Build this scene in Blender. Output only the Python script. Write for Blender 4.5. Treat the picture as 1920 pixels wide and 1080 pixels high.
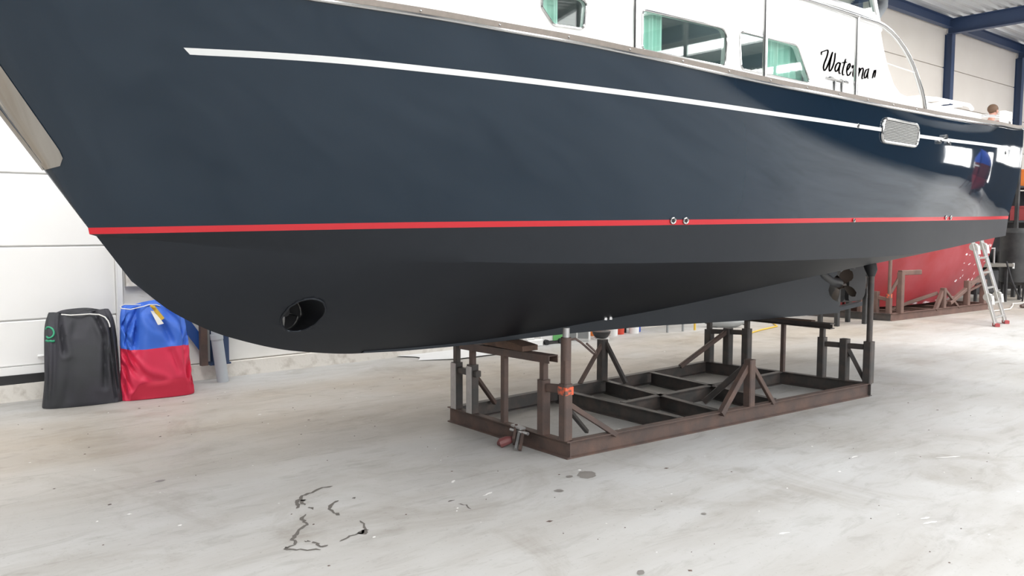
import bpy, bmesh, math, random
import numpy as np
from mathutils import Vector, Matrix
R = random.Random(7)
C = bpy.context.scene.collection
for o in list(bpy.data.objects): bpy.data.objects.remove(o)

# ------------------------------------------------------------------ camera
cam_d = bpy.data.cameras.new('camera'); cam = bpy.data.objects.new('camera', cam_d); C.objects.link(cam)
cam_d.sensor_width = 36.0; cam_d.lens = 29.102; cam_d.clip_end = 200
rt = Vector((0.769086, -0.639143, 0.001759)); up = Vector((0.047164, 0.059496, 0.997114)); fw = Vector((0.637403, 0.766783, -0.075902))
cam.matrix_world = Matrix((( rt.x, up.x, -fw.x, 0), (rt.y, up.y, -fw.y, 0), (rt.z, up.z, -fw.z, 1.65), (0, 0, 0, 1)))
bpy.context.scene.camera = cam
sc = bpy.context.scene
sc.view_settings.view_transform = 'Standard'; sc.view_settings.look = 'None'
sc.view_settings.gamma = 1.0; sc.view_settings.use_curve_mapping = False
sc.view_settings.exposure = 0.2
# ------------------------------------------------------------------ world and daylight
w = bpy.data.worlds.new('world'); sc.world = w; w.use_nodes = True
bg = w.node_tree.nodes['Background']; bg.inputs[0].default_value = (0.82, 0.9, 1.0, 1); bg.inputs[1].default_value = 1.0
def area(name, loc, rot, sx, sy, power, col=(1.0, 0.993, 0.982)):
    d = bpy.data.lights.new(name, 'AREA'); d.shape = 'RECTANGLE'; d.size = sx; d.size_y = sy; d.energy = power; d.color = col
    o = bpy.data.objects.new(name, d); C.objects.link(o); o.location = loc; o.rotation_euler = rot
    return o
ROOF_Z = 6.55
ROOFLIGHT_X = (-3.4, 1.0, 5.4, 9.8, 14.2, 18.6, 23.0); ROOFLIGHT_Y1 = (7.6, 7.6, 7.6, 7.6, 7.6, 4.2, 4.2)
for x, y1 in zip(ROOFLIGHT_X, ROOFLIGHT_Y1):  # translucent rooflight strips between the rafters
    k = {-3.4: 28.0, 1.0: 27.0, 5.4: 16.0, 9.8: 17.0, 14.2: 42.0, 18.6: 42.0, 23.0: 95.0}[x]
    area('rooflight_daylight', (x, -6.0, ROOF_Z - 0.06), (0, 0, 0), 1.1, 16.0, k * 16)
    area('rooflight_daylight', (x, (2 + y1) / 2, ROOF_Z - 0.06), (0, 0, 0), 1.1, y1 - 2, {18.6: 52.0, 23.0: 100.0}.get(x, 46.0) * (y1 - 2))
area('front_windows_daylight', (4.0, -15.7, 4.1), (math.radians(90), 0, 0), 24.0, 2.8, 1500)

# ------------------------------------------------------------------ materials
def mat(name, col, rough=0.5, metal=0.0, spec=0.5, noise=None, bump=None, **kw):
    m = bpy.data.materials.new(name); m.use_nodes = True
    nt = m.node_tree; b = nt.nodes['Principled BSDF']
    b.inputs['Base Color'].default_value = (*col, 1); b.inputs['Roughness'].default_value = rough
    b.inputs['Metallic'].default_value = metal; b.inputs['Specular IOR Level'].default_value = spec
    for k, v in kw.items(): b.inputs[k.replace('_', ' ')].default_value = v
    tc = nt.nodes.new('ShaderNodeTexCoord')
    if noise:                              # (scale, amount, second colour, low, high)
        sc_, col2, lo, hi = noise
        n = nt.nodes.new('ShaderNodeTexNoise'); n.inputs['Scale'].default_value = sc_; n.inputs['Detail'].default_value = 6
        n.inputs['Roughness'].default_value = 0.6
        nt.links.new(tc.outputs['Object'], n.inputs['Vector'])
        r = nt.nodes.new('ShaderNodeValToRGB'); r.color_ramp.elements[0].position = lo; r.color_ramp.elements[1].position = hi
        r.color_ramp.elements[0].color = (*col, 1); r.color_ramp.elements[1].color = (*col2, 1)
        nt.links.new(n.outputs['Fac'], r.inputs[0]); nt.links.new(r.outputs[0], b.inputs['Base Color'])
    if bump:
        n2 = nt.nodes.new('ShaderNodeTexNoise'); n2.inputs['Scale'].default_value = bump[0]; n2.inputs['Detail'].default_value = 4
        nt.links.new(tc.outputs['Object'], n2.inputs['Vector'])
        bp = nt.nodes.new('ShaderNodeBump'); bp.inputs['Strength'].default_value = bump[1]; bp.inputs['Distance'].default_value = bump[2]
        nt.links.new(n2.outputs['Fac'], bp.inputs['Height']); nt.links.new(bp.outputs[0], b.inputs['Normal'])
    return m
M = {}
M['navy'] = mat('navy_gloss', (0.0085, 0.0195, 0.0355), 0.05, spec=0.55, bump=(1.3, 0.06, 0.02), Specular_Tint=(0.88, 0.95, 1.0, 1))
M['red_stripe'] = mat('red_stripe', (0.55, 0.02, 0.03), 0.25)
M['white_stripe'] = mat('white_stripe', (0.8, 0.82, 0.82), 0.3)
M['antifoul'] = mat('antifouling', (0.0055, 0.006, 0.0085), 0.46, spec=0.52, noise=(9, (0.008, 0.0085, 0.0115), 0.3, 0.75), Specular_Tint=(0.80, 0.90, 1.0, 1))
M['black_hole'] = mat('tunnel_paint', (0.012, 0.013, 0.016), 0.35)
M['steel'] = mat('stainless', (0.50, 0.50, 0.495), 0.14, metal=1.0)
M['plate'] = mat('polished_plate', (0.40, 0.385, 0.36), 0.08, metal=1.0, bump=(4, 0.05, 0.01))
M['greige'] = mat('toe_rail_paint', (0.23, 0.195, 0.17), 0.5, noise=(30, (0.19, 0.165, 0.14), 0.3, 0.7))
M['gelcoat'] = mat('white_gelcoat', (0.86, 0.86, 0.85), 0.25)
M['whiteplastic'] = mat('white_plastic', (0.8, 0.8, 0.79), 0.4)
M['curtain'] = mat('mint_curtain', (0.60, 0.86, 0.77), 0.8)
M['darkteal'] = mat('shade_backdrop', (0.09, 0.13, 0.14), 0.6)  # dim interior and pane reflections of the roof put into the colour
M['letter'] = mat('black_lettering', (0.02, 0.02, 0.025), 0.4)
M['rubber'] = mat('black_rubber', (0.02, 0.02, 0.022), 0.6)
M['rust'] = mat('rusty_steel', (0.080, 0.058, 0.052), 0.6, noise=(7, (0.135, 0.082, 0.064), 0.38, 0.72), bump=(60, 0.3, 0.004))
M['darksteel'] = mat('dark_steel', (0.05, 0.048, 0.047), 0.5, noise=(8, (0.10, 0.075, 0.065), 0.4, 0.75), bump=(60, 0.2, 0.003))
M['galv'] = mat('galvanised', (0.5, 0.5, 0.5), 0.4, metal=0.7, noise=(14, (0.4, 0.4, 0.4), 0.3, 0.7))
M['orange'] = mat('orange_paint', (0.70, 0.12, 0.05), 0.5, noise=(40, (0.13, 0.075, 0.06), 0.44, 0.56))
M['wood'] = mat('old_wood', (0.13, 0.075, 0.05), 0.8, noise=(12, (0.07, 0.045, 0.035), 0.35, 0.7), bump=(40, 0.5, 0.005))
M['blue'] = mat('blue_steel', (0.035, 0.062, 0.135), 0.45)
M['bluebright'] = mat('blue_flat_steel', (0.02, 0.08, 0.30), 0.4)
M['grey_pvc'] = mat('grey_pvc', (0.40, 0.43, 0.46), 0.4)
M['panel'] = mat('wall_panel', (0.70, 0.655, 0.60), 0.6, noise=(1.2, (0.74, 0.70, 0.645), 0.3, 0.7))
M['doorpanel'] = mat('door_panel', (0.84, 0.835, 0.825), 0.5, noise=(1.0, (0.81, 0.805, 0.79), 0.3, 0.7))
M['plaster'] = mat('white_plaster', (0.76, 0.75, 0.73), 0.8, noise=(3, (0.70, 0.69, 0.66), 0.4, 0.75))
M['kerb'] = mat('kerb_concrete', (0.70, 0.67, 0.62), 0.85, noise=(9, (0.46, 0.42, 0.37), 0.5, 0.78), bump=(40, 0.4, 0.006))
M['alu'] = mat('aluminium', (0.52, 0.52, 0.50), 0.35, metal=0.8)
M['redplastic'] = mat('red_plastic', (0.33, 0.05, 0.055), 0.5)
M['dullred'] = mat('dull_red_paint', (0.17, 0.055, 0.055), 0.5)
M['blackcloth'] = mat('black_cloth', (0.030, 0.032, 0.036), 0.75, noise=(3.0, (0.042, 0.040, 0.052), 0.4, 0.7))
M['bluecloth'] = mat('blue_cloth', (0.035, 0.13, 0.56), 0.6)
M['redcloth'] = mat('red_cloth', (0.62, 0.025, 0.075), 0.6)
M['redpatch'] = mat('dark_red_cloth', (0.50, 0.012, 0.045), 0.6)
M['cord'] = mat('white_cord', (0.78, 0.77, 0.74), 0.7)
M['yellow'] = mat('yellow_tape', (0.65, 0.42, 0.05), 0.6)
M['green'] = mat('green_paint', (0.03, 0.30, 0.16), 0.6)
M['greenpanel'] = mat('green_panel', (0.13, 0.42, 0.13), 0.5)
M['redhull'] = mat('red_antifouling', (0.29, 0.016, 0.020), 0.5, noise=(1.1, (0.34, 0.06, 0.075), 0.35, 0.7))
M['maroon'] = mat('maroon_paint', (0.16, 0.03, 0.03), 0.2)
M['scrape'] = mat('scraped_primer', (0.72, 0.62, 0.64), 0.7)
M['darkhull'] = mat('dark_hull', (0.03, 0.035, 0.05), 0.3)
M['bluepaint'] = mat('blue_plastic', (0.03, 0.08, 0.45), 0.5)
M['redpaint'] = mat('red_can_paint', (0.6, 0.06, 0.03), 0.5)
M['orangeplastic'] = mat('orange_plastic', (0.75, 0.2, 0.03), 0.5)
M['darkmachine'] = mat('dark_machine', (0.02, 0.021, 0.023), 0.5, noise=(5, (0.045, 0.045, 0.045), 0.4, 0.7))
M['greymachine'] = mat('grey_machine', (0.25, 0.26, 0.26), 0.5)
M['kerbdirt'] = mat('dirty_board', (0.13, 0.12, 0.105), 0.7)
M['beige'] = mat('beige_card', (0.5, 0.38, 0.25), 0.7)
M['bronze'] = mat('bronze', (0.05, 0.035, 0.027), 0.45, metal=0.4)
M['skin'] = mat('skin', (0.48, 0.25, 0.19), 0.55)
M['hair'] = mat('brown_hair', (0.13, 0.075, 0.045), 0.7)
M['sweater'] = mat('dull_red_sweater', (0.28, 0.12, 0.10), 0.8)
M['trousers'] = mat('dark_trousers', (0.04, 0.045, 0.06), 0.8)
M['stain'] = mat('oil_stain', (0.20, 0.19, 0.18), 0.35)
M['crackmat'] = mat('crack_dirt', (0.12, 0.11, 0.10), 0.9)
M['sheet'] = mat('plastic_sheet', (0.68, 0.69, 0.70), 0.3)
M['grating'] = mat('vent_slat', (0.34, 0.34, 0.33), 0.4, metal=0.6)
M['darkwall'] = mat('dark_cladding', (0.095, 0.10, 0.11), 0.7)
M['chip'] = mat('paint_chips', (0.72, 0.72, 0.7), 0.7)
def glassmat():
    m = bpy.data.materials.new('window_glass'); m.use_nodes = True; nt = m.node_tree; nt.nodes.clear(); L = nt.links.new
    out = nt.nodes.new('ShaderNodeOutputMaterial'); mx = nt.nodes.new('ShaderNodeMixShader'); lw = nt.nodes.new('ShaderNodeLayerWeight')
    pw = nt.nodes.new('ShaderNodeMath'); pw.operation = 'POWER'; pw.inputs[1].default_value = 4.0
    ma = nt.nodes.new('ShaderNodeMath'); ma.operation = 'MULTIPLY_ADD'; ma.inputs[1].default_value = 0.9; ma.inputs[2].default_value = 0.05
    tr = nt.nodes.new('ShaderNodeBsdfTransparent'); gl = nt.nodes.new('ShaderNodeBsdfGlossy')
    lw.inputs[0].default_value = 0.5; tr.inputs[0].default_value = (0.88, 0.95, 0.93, 1); gl.inputs['Roughness'].default_value = 0.02
    L(lw.outputs['Facing'], pw.inputs[0]); L(pw.outputs[0], ma.inputs[0]); L(ma.outputs[0], mx.inputs[0])
    L(tr.outputs[0], mx.inputs[1]); L(gl.outputs[0], mx.inputs[2]); L(mx.outputs[0], out.inputs[0]); return m
M['glass'] = glassmat()
def floormat():
    m = bpy.data.materials.new('worn_concrete'); m.use_nodes = True; nt = m.node_tree; b = nt.nodes['Principled BSDF']
    tc = nt.nodes.new('ShaderNodeTexCoord'); L = nt.links.new
    def noise(scale, detail, rough, stretch=None, dist=0.0):
        n = nt.nodes.new('ShaderNodeTexNoise'); n.inputs['Scale'].default_value = scale; n.inputs['Detail'].default_value = detail
        n.inputs['Roughness'].default_value = rough; n.inputs['Distortion'].default_value = dist
        if stretch:
            mp = nt.nodes.new('ShaderNodeMapping'); mp.inputs['Scale'].default_value = stretch[0]; mp.inputs['Rotation'].default_value = (0, 0, stretch[1])
            L(tc.outputs['Object'], mp.inputs['Vector']); L(mp.outputs[0], n.inputs['Vector'])
        else: L(tc.outputs['Object'], n.inputs['Vector'])
        return n.outputs['Fac']
    def ramp(fac, p0, c0, p1, c1):
        r = nt.nodes.new('ShaderNodeValToRGB'); e = r.color_ramp.elements
        e[0].position = p0; e[0].color = (*c0, 1); e[1].position = p1; e[1].color = (*c1, 1); L(fac, r.inputs[0]); return r.outputs[0]
    def mul(a, c, fac=1.0):
        mx = nt.nodes.new('ShaderNodeMixRGB'); mx.blend_type = 'MULTIPLY'; mx.inputs[0].default_value = fac; L(a, mx.inputs[1]); L(c, mx.inputs[2]); return mx.outputs[0]
    col = ramp(noise(0.45, 5, 0.55), 0.3, (0.385, 0.378, 0.364), 0.7, (0.480, 0.484, 0.486))
    col = mul(col, ramp(noise(1.0, 6, 0.65, ((0.5, 2.2, 1), math.radians(-12)), 0.6), 0.33, (0.87, 0.85, 0.825), 0.56, (1, 1, 1)))
    col = mul(col, ramp(noise(5.0, 5, 0.7, ((0.45, 1.6, 1), math.radians(-10)), 0.8), 0.30, (0.78, 0.77, 0.75), 0.47, (1, 1, 1)), 0.8)
    col = mul(col, ramp(noise(0.9, 7, 0.7, None, 1.2), 0.34, (0.80, 0.775, 0.74), 0.47, (1, 1, 1)), 0.75)
    col = mul(col, ramp(noise(38, 3, 0.6), 0.27, (0.72, 0.70, 0.67), 0.38, (1, 1, 1)), 0.7)
    # tan dust trodden in along the wall foot
    sx = nt.nodes.new('ShaderNodeSeparateXYZ'); L(tc.outputs['Object'], sx.inputs[0])
    mr = nt.nodes.new('ShaderNodeMapRange'); mr.inputs[1].default_value = 4.9; mr.inputs[2].default_value = 6.4; L(sx.outputs[1], mr.inputs[0])
    mr2 = nt.nodes.new('ShaderNodeMapRange'); mr2.inputs[1].default_value = 8.4; mr2.inputs[2].default_value = 7.6; L(sx.outputs[1], mr2.inputs[0])
    mm = nt.nodes.new('ShaderNodeMath'); mm.operation = 'MULTIPLY'; L(mr.outputs[0], mm.inputs[0]); L(mr2.outputs[0], mm.inputs[1])
    m3 = nt.nodes.new('ShaderNodeMath'); m3.operation = 'MULTIPLY'; L(mm.outputs[0], m3.inputs[0]); L(noise(0.8, 5, 0.6), m3.inputs[1])
    du = nt.nodes.new('ShaderNodeMixRGB'); du.blend_type = 'MULTIPLY'; L(m3.outputs[0], du.inputs[0]); L(col, du.inputs[1]); du.inputs[2].default_value = (0.86, 0.72, 0.56, 1)
    col = du.outputs[0]
    L(col, b.inputs['Base Color'])
    rr = ramp(noise(2.2, 4, 0.6), 0.3, (0.42,) * 3, 0.7, (0.62,) * 3); L(rr, b.inputs['Roughness'])
    b.inputs['Specular IOR Level'].default_value = 0.35
    bp = nt.nodes.new('ShaderNodeBump'); bp.inputs['Strength'].default_value = 0.12; bp.inputs['Distance'].default_value = 0.004
    L(noise(22, 5, 0.6), bp.inputs['Height']); L(bp.outputs[0], b.inputs['Normal'])
    return m
M['floor'] = floormat()
def deckmat():
    return mat('steel_deck', (0.78, 0.79, 0.79), 0.30, metal=0.25)
M['deck'] = deckmat()

# ------------------------------------------------------------------ mesh helpers
class MB:
    def __init__(s): s.v = []; s.f = []
    def add(s, vs, fs):
        n = len(s.v); s.v += [tuple(map(float, p)) for p in vs]; s.f += [tuple(i + n for i in f) for f in fs]; return s
    def box(s, lo, hi):
        x0, y0, z0 = lo; x1, y1, z1 = hi
        return s.add([(x0,y0,z0),(x1,y0,z0),(x1,y1,z0),(x0,y1,z0),(x0,y0,z1),(x1,y0,z1),(x1,y1,z1),(x0,y1,z1)],
                     [(3,2,1,0),(4,5,6,7),(0,1,5,4),(1,2,6,5),(2,3,7,6),(3,0,4,7)])
    def sweep(s, prof, p, q, upv=(0, 0, 1)):
        """closed 2-D profile (a sideways, b up) swept from p to q"""
        p = Vector(p); q = Vector(q); d = (q - p).normalized(); u = Vector(upv)
        if abs(d.dot(u)) > 0.98: u = Vector((0, 1, 0))
        a = d.cross(u).normalized(); b = a.cross(d).normalized(); n = len(prof)
        vs = [p + a * x + b * y for x, y in prof] + [q + a * x + b * y for x, y in prof]
        return s.add(vs, [tuple(range(n - 1, -1, -1)), tuple(range(n, 2 * n))] + [(i, (i + 1) % n, n + (i + 1) % n, n + i) for i in range(n)])
    def bar(s, p, q, wd, ht=None, upv=(0, 0, 1)):
        ht = ht or wd; a, b = wd / 2, ht / 2; c = min(a, b) * 0.22
        return s.sweep([(-a+c,-b),(a-c,-b),(a,-b+c),(a,b-c),(a-c,b),(-a+c,b),(-a,b-c),(-a,-b+c)], p, q, upv)
    def ibeam(s, p, q, wd, ht, t=0.007):
        a, b = wd / 2, ht / 2
        return s.sweep([(-a,-b),(a,-b),(a,-b+t),(t/2,-b+t*1.6),(t/2,b-t*1.6),(a,b-t),(a,b),(-a,b),(-a,b-t),(-t/2,b-t*1.6),(-t/2,-b+t*1.6),(-a,-b+t)], p, q)
    def tube(s, path, r, n=10, closed=False, cap=True):
        P = [Vector(p) for p in path]; m = len(P); rs = r if isinstance(r, (list, tuple)) else [r] * m
        ring = []; ref = None
        for i in range(m):
            t = (P[(i + 1) % m] - P[i - 1]) if closed else (P[min(i + 1, m - 1)] - P[max(i - 1, 0)])
            t = t.normalized()
            if ref is None:
                ref = Vector((0, 0, 1)) if abs(t.z) < 0.9 else Vector((1, 0, 0))
            a = t.cross(ref).normalized(); b = a.cross(t).normalized(); ref = b
            ring.append([P[i] + (a * math.cos(2*math.pi*k/n) + b * math.sin(2*math.pi*k/n)) * rs[i] for k in range(n)])
        vs = [v for rg in ring for v in rg]; fs = []
        for i in range(m if closed else m - 1):
            j = (i + 1) % m
            for k in range(n): fs.append((i*n+k, i*n+(k+1)%n, j*n+(k+1)%n, j*n+k))
        if cap and not closed: fs += [tuple(range(n - 1, -1, -1)), tuple(range((m-1)*n, m*n))]
        return s.add(vs, fs)
    def cyl(s, p, q, r, n=16, r2=None): return s.tube([p, q], [r, r if r2 is None else r2], n)
    def grid(s, rows, closed=False):
        n = len(rows[0]); vs = [p for r in rows for p in r]; fs = []
        for i in range(len(rows) - 1):
            for k in range(n if closed else n - 1):
                fs.append((i*n+k, i*n+(k+1)%n, (i+1)*n+(k+1)%n, (i+1)*n+k))
        return s.add(vs, fs)
    def sphere(s, c, r, nu=14, nv=9, sc_=(1, 1, 1)):
        rows = []
        for i in range(nv + 1):
            th = math.pi * i / nv
            rows.append([(c[0]+r*sc_[0]*math.sin(th)*math.cos(2*math.pi*k/nu), c[1]+r*sc_[1]*math.sin(th)*math.sin(2*math.pi*k/nu), c[2]+r*sc_[2]*math.cos(th)) for k in range(nu)])
        return s.grid(rows, True)
def wloc(o):
    v = Vector((0, 0, 0))
    while o is not None: v += Vector(o.location); o = o.parent
    return v
def smooth(me, ang=35):
    bm = bmesh.new(); bm.from_mesh(me); bmesh.ops.remove_doubles(bm, verts=bm.verts, dist=1e-5)
    bmesh.ops.recalc_face_normals(bm, faces=bm.faces)
    for f in bm.faces: f.smooth = True
    for e in bm.edges:
        e.smooth = not (len(e.link_faces) == 2 and e.calc_face_angle(0) > math.radians(ang))
    bm.to_mesh(me); bm.free()
def obj(name, mb, m, parent=None, origin=None, sm=True, ang=35, label=None, recalc=True):
    """one mesh object; vertices are given in world coordinates"""
    base = wloc(parent) if parent else Vector((0, 0, 0))
    org = Vector(origin) if origin is not None else (base if parent else None)
    if org is None:
        a = np.array(mb.v); org = Vector(((a[:,0].min()+a[:,0].max())/2, (a[:,1].min()+a[:,1].max())/2, a[:,2].min()))
    me = bpy.data.meshes.new(name); me.from_pydata([tuple(Vector(p) - org) for p in mb.v], [], mb.f); me.validate()
    me.materials.append(M[m])
    if sm: smooth(me, ang)
    o = bpy.data.objects.new(name, me); C.objects.link(o)
    if parent: o.parent = parent
    o.location = org - base
    if label: o['label'] = label
    return o
def tag(o, label, cat, group=None):
    o['label'] = label; o['category'] = cat
    if group: o['group'] = group
    return o
def thing(name, label, cat, loc, group=None):
    o = bpy.data.objects.new(name, None); C.objects.link(o); o.location = loc; o.empty_display_size = 0.2
    return tag(o, label, cat, group)
def struct(name, mb, m, **k):
    o = obj(name, mb, m, **k)
    if o.parent is None: o['kind'] = 'structure'
    return o
def copyof(o, loc, parent=None):
    c = o.copy(); C.objects.link(c); c.location = loc
    if parent: c.parent = parent
    return c
def pchip(tab):
    X = np.array([t[0] for t in tab], float); Y = np.array([t[1] for t in tab], float)
    h = np.diff(X); d = np.diff(Y) / h; m = np.zeros(len(X)); m[0] = d[0]; m[-1] = d[-1]
    for k in range(1, len(X) - 1): m[k] = 0 if d[k-1]*d[k] <= 0 else 2*d[k-1]*d[k]/(d[k-1]+d[k])
    def f(x):
        x = np.clip(np.asarray(x, float), X[0], X[-1]); i = np.clip(np.searchsorted(X, x) - 1, 0, len(X) - 2); t = (x - X[i]) / h[i]
        return (2*t**3-3*t**2+1)*Y[i]+(t**3-2*t**2+t)*h[i]*m[i]+(-2*t**3+3*t**2)*Y[i+1]+(t**3-t**2)*h[i]*m[i+1]
    return f
def flat2d(loops, depth, to3d):
    """filled outline with holes -> solid plate; to3d maps (u, v, w) to the world"""
    cu = bpy.data.curves.new('tmp', 'CURVE'); cu.dimensions = '2D'; cu.fill_mode = 'BOTH'; cu.extrude = depth / 2
    for lp in loops:
        sp = cu.splines.new('POLY'); sp.points.add(len(lp) - 1); sp.use_cyclic_u = True
        for p, (u, v) in zip(sp.points, lp): p.co = (u, v, 0, 1)
    to = bpy.data.objects.new('tmp', cu); C.objects.link(to); dg = bpy.context.evaluated_depsgraph_get()
    me = bpy.data.meshes.new_from_object(to.evaluated_get(dg)); mb = MB()
    mb.add([to3d(v.co.x, v.co.y, v.co.z) for v in me.vertices], [tuple(p.vertices) for p in me.polygons])
    bpy.data.objects.remove(to); bpy.data.curves.remove(cu); bpy.data.meshes.remove(me)
    return mb
def rounded(pts, r, n=5):
    """polygon with rounded corners"""
    out = []; m = len(pts)
    for i in range(m):
        p = Vector(pts[i]); a = Vector(pts[i-1]); b = Vector(pts[(i+1) % m]); rr = r[i] if isinstance(r, (list, tuple)) else r
        da = (a - p); db = (b - p); k = min(rr, da.length * 0.45, db.length * 0.45)
        if k < 1e-4: out.append((p.x, p.y)); continue
        s = p + da.normalized() * k; e = p + db.normalized() * k
        for j in range(n + 1):
            t = j / n; c = s * (1-t)**2 + p * 2*t*(1-t) + e * t**2; out.append((c.x, c.y))
    return out
def ribbon(pts, wd, z, taper=True):
    """thin flat patch along a polyline on the floor"""
    mb = MB(); L_, R_ = [], []; n = len(pts)
    for i, p in enumerate(pts):
        a = Vector(pts[max(i-1, 0)]); b = Vector(pts[min(i+1, n-1)]); d = (b - a).normalized(); nn = Vector((-d.y, d.x))
        ww = wd * (0.25 if taper and i in (0, n-1) else R.uniform(0.6, 1.3)) / 2
        L_.append((*(Vector(p) + nn * ww), z)); R_.append((*(Vector(p) - nn * ww), z))
    return mb.grid([L_, R_])

# ================================================================== the hall
WY = 8.87                                   # inner face of the long wall
floor = struct('floor', MB().box((-10, -16, -0.25), (38, WY, 0)), 'floor', sm=False, origin=(0, 0, 0))
CR = [([(2.407,4.669),(2.344,4.683),(2.25,4.632),(2.174,4.614),(2.113,4.554),(2.084,4.478),(2.049,4.426)], .022),
 ([(2.123,4.546),(2.149,4.541),(2.112,4.488),(2.11,4.45)], .024),
 ([(2.048,4.302),(2.002,4.263),(1.981,4.192),(1.975,4.14),(1.915,4.105),(1.863,4.039),(1.829,4.002),(1.817,3.947),(1.79,3.918),(1.759,3.919),(1.741,3.897),(1.765,3.865),(1.798,3.843),(1.874,3.77)], .019),
 ([(2.304,4.397),(2.234,4.355),(2.189,4.295),(2.18,4.215),(2.192,4.161)], .02),
 ([(2.234,4.013),(2.227,3.961),(2.194,3.875),(2.146,3.833),(2.136,3.854),(2.064,3.834),(2.0,3.809)], .014),
 ([(2.19,3.875),(2.165,3.85),(2.14,3.835)], .045), ([(1.893,3.897),(1.899,3.853),(1.889,3.807),(1.933,3.806)], .02),
 ([(2.118,4.401),(2.118,4.354)], .02), ([(1.862,3.935),(1.881,3.907)], .018), ([(2.413,4.383),(2.39,4.377)], .02),
 ([(2.797,3.958),(2.849,3.956)], .02), ([(2.821,3.888),(2.85,3.848),(2.828,3.769)], .012)]
for pts, wd in CR:
    jp = [pts[0]]
    for (xa, ya), (xb, yb) in zip(pts[:-1], pts[1:]):
        for k in (1, 2, 3):
            j_ = .010 if k < 3 else .003; jp.append((xa + (xb - xa) * k / 3 + R.uniform(-j_, j_), ya + (yb - ya) * k / 3 + R.uniform(-j_, j_)))
    pts = jp
    obj('crack', ribbon(pts, wd, 0.0012), 'crackmat', floor, origin=(pts[0][0], pts[0][1], 0), sm=False)
for x, y, a, b, rot in ((3.82,3.82,.085,.06,.7), (3.45,3.69,.03,.028,0), (3.70,3.86,.03,.022,.3), (1.6,5.47,.03,.02,.2), (3.81,2.86,.02,.015,.4), (2.92,2.55,.03,.018,.5)):
    mb = MB(); n = 22; ph = [R.uniform(.88, 1.12) for _ in range(n)]
    vs = [(x + a*ph[k]*math.cos(6.2832*k/n)*math.cos(rot) - b*ph[k]*math.sin(6.2832*k/n)*math.sin(rot), y + a*ph[k]*math.cos(6.2832*k/n)*math.sin(rot) + b*ph[k]*math.sin(6.2832*k/n)*math.cos(rot), .0015) for k in range(n)]
    obj('oil_stain', mb.add(vs, [tuple(range(n))]), 'stain', floor, origin=(x, y, 0), sm=False)
mb = MB()
for k in range(150):                        # paint flakes and grit scattered on the concrete
    x, y = R.uniform(1.0, 9), R.uniform(0.8, 8.3); s_ = R.uniform(.004, .011) * (1 if R.random() < .93 else 2.4); a = R.uniform(0, 3.14)
    ca, sa = math.cos(a) * s_, math.sin(a) * s_ * .6
    mb.add([(x-ca,y-sa,.0005),(x+sa,y-ca*.6,.0005),(x+ca,y+sa,.0005),(x-sa,y+ca*.6,.0005),(x,y,.004)], [(0,1,4),(1,2,4),(2,3,4),(3,0,4)])
o = obj('floor_grit', mb, 'chip', origin=(0, 0, 0), sm=False); o['kind'] = 'stuff'
o['label'] = 'scattered white paint flakes and grit lying on the concrete floor'

mb = MB()
for k in range(190):                        # dark grit and rust crumbs
    x, y = R.uniform(1.0, 9), R.uniform(0.8, 8.0)
    if 3.7 < x < 8.0 and 3.6 < y < 5.9: continue
    s_ = R.uniform(.004, .012) * (1 if R.random() < .9 else 2.2); a = R.uniform(0, 3.14)
    ca, sa = math.cos(a) * s_, math.sin(a) * s_ * .6
    mb.add([(x-ca,y-sa,.0005),(x+sa,y-ca*.6,.0005),(x+ca,y+sa,.0005),(x-sa,y+ca*.6,.0005),(x,y,.004)], [(0,1,4),(1,2,4),(2,3,4),(3,0,4)])
o = obj('rust_crumbs', mb, 'rust', origin=(0, 0, 0), sm=False); o['kind'] = 'stuff'; o['label'] = 'scattered dark rust crumbs and grit on the concrete floor'
for x, y, l_, a in ((3.07,3.92,.09,.2),(3.05,4.26,.05,.5),(4.67,1.97,.10,-.3),(4.72,2.02,.07,-.2),(6.12,2.47,.20,-.5),(4.89,4.52,.06,.2),(5.6,2.9,.08,.1),(3.9,2.4,.07,-.4)):
    obj('paint_streak', ribbon([(x + l_*t_*math.cos(a), y + l_*t_*math.sin(a) + R.uniform(-.006,.006)) for t_ in (-.5,-.25,0,.25,.5)], .016, .0014), 'chip', floor, origin=(x, y, 0), sm=False)
# --- long wall: slab, cladding panels, columns
wall = struct('wall_left', MB().box((-10, WY + .05, 0), (38, WY + .35, 6.9)), 'panel', sm=False, origin=(0, WY, 0))
BAY = [3.2 + 4.4 * k for k in range(-2, 8)]
def wpanel(x0, x1, z0, z1, m='panel'):
    g, d = .006, .01
    mb = MB(); y0, y1 = WY, WY + .06
    vs = [(x0+g,y1,z0+g),(x1-g,y1,z0+g),(x1-g,y1,z1-g),(x0+g,y1,z1-g),(x0+g,y0+d,z0+g),(x1-g,y0+d,z0+g),(x1-g,y0+d,z1-g),(x0+g,y0+d,z1-g),
          (x0+g+d,y0,z0+g+d),(x1-g-d,y0,z0+g+d),(x1-g-d,y0,z1-g-d),(x0+g+d,y0,z1-g-d)]
    mb.add(vs, [(0,1,5,4),(1,2,6,5),(2,3,7,6),(3,0,4,7),(4,5,9,8),(5,6,10,9),(6,7,11,10),(7,4,8,11),(8,9,10,11)])
    return obj('panel', mb, m, wall, origin=(x0, WY, z0), sm=False)
ROW = [.16 + .875 * k for k in range(8)]; ROW[-1] = 6.5
first = {}
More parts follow.
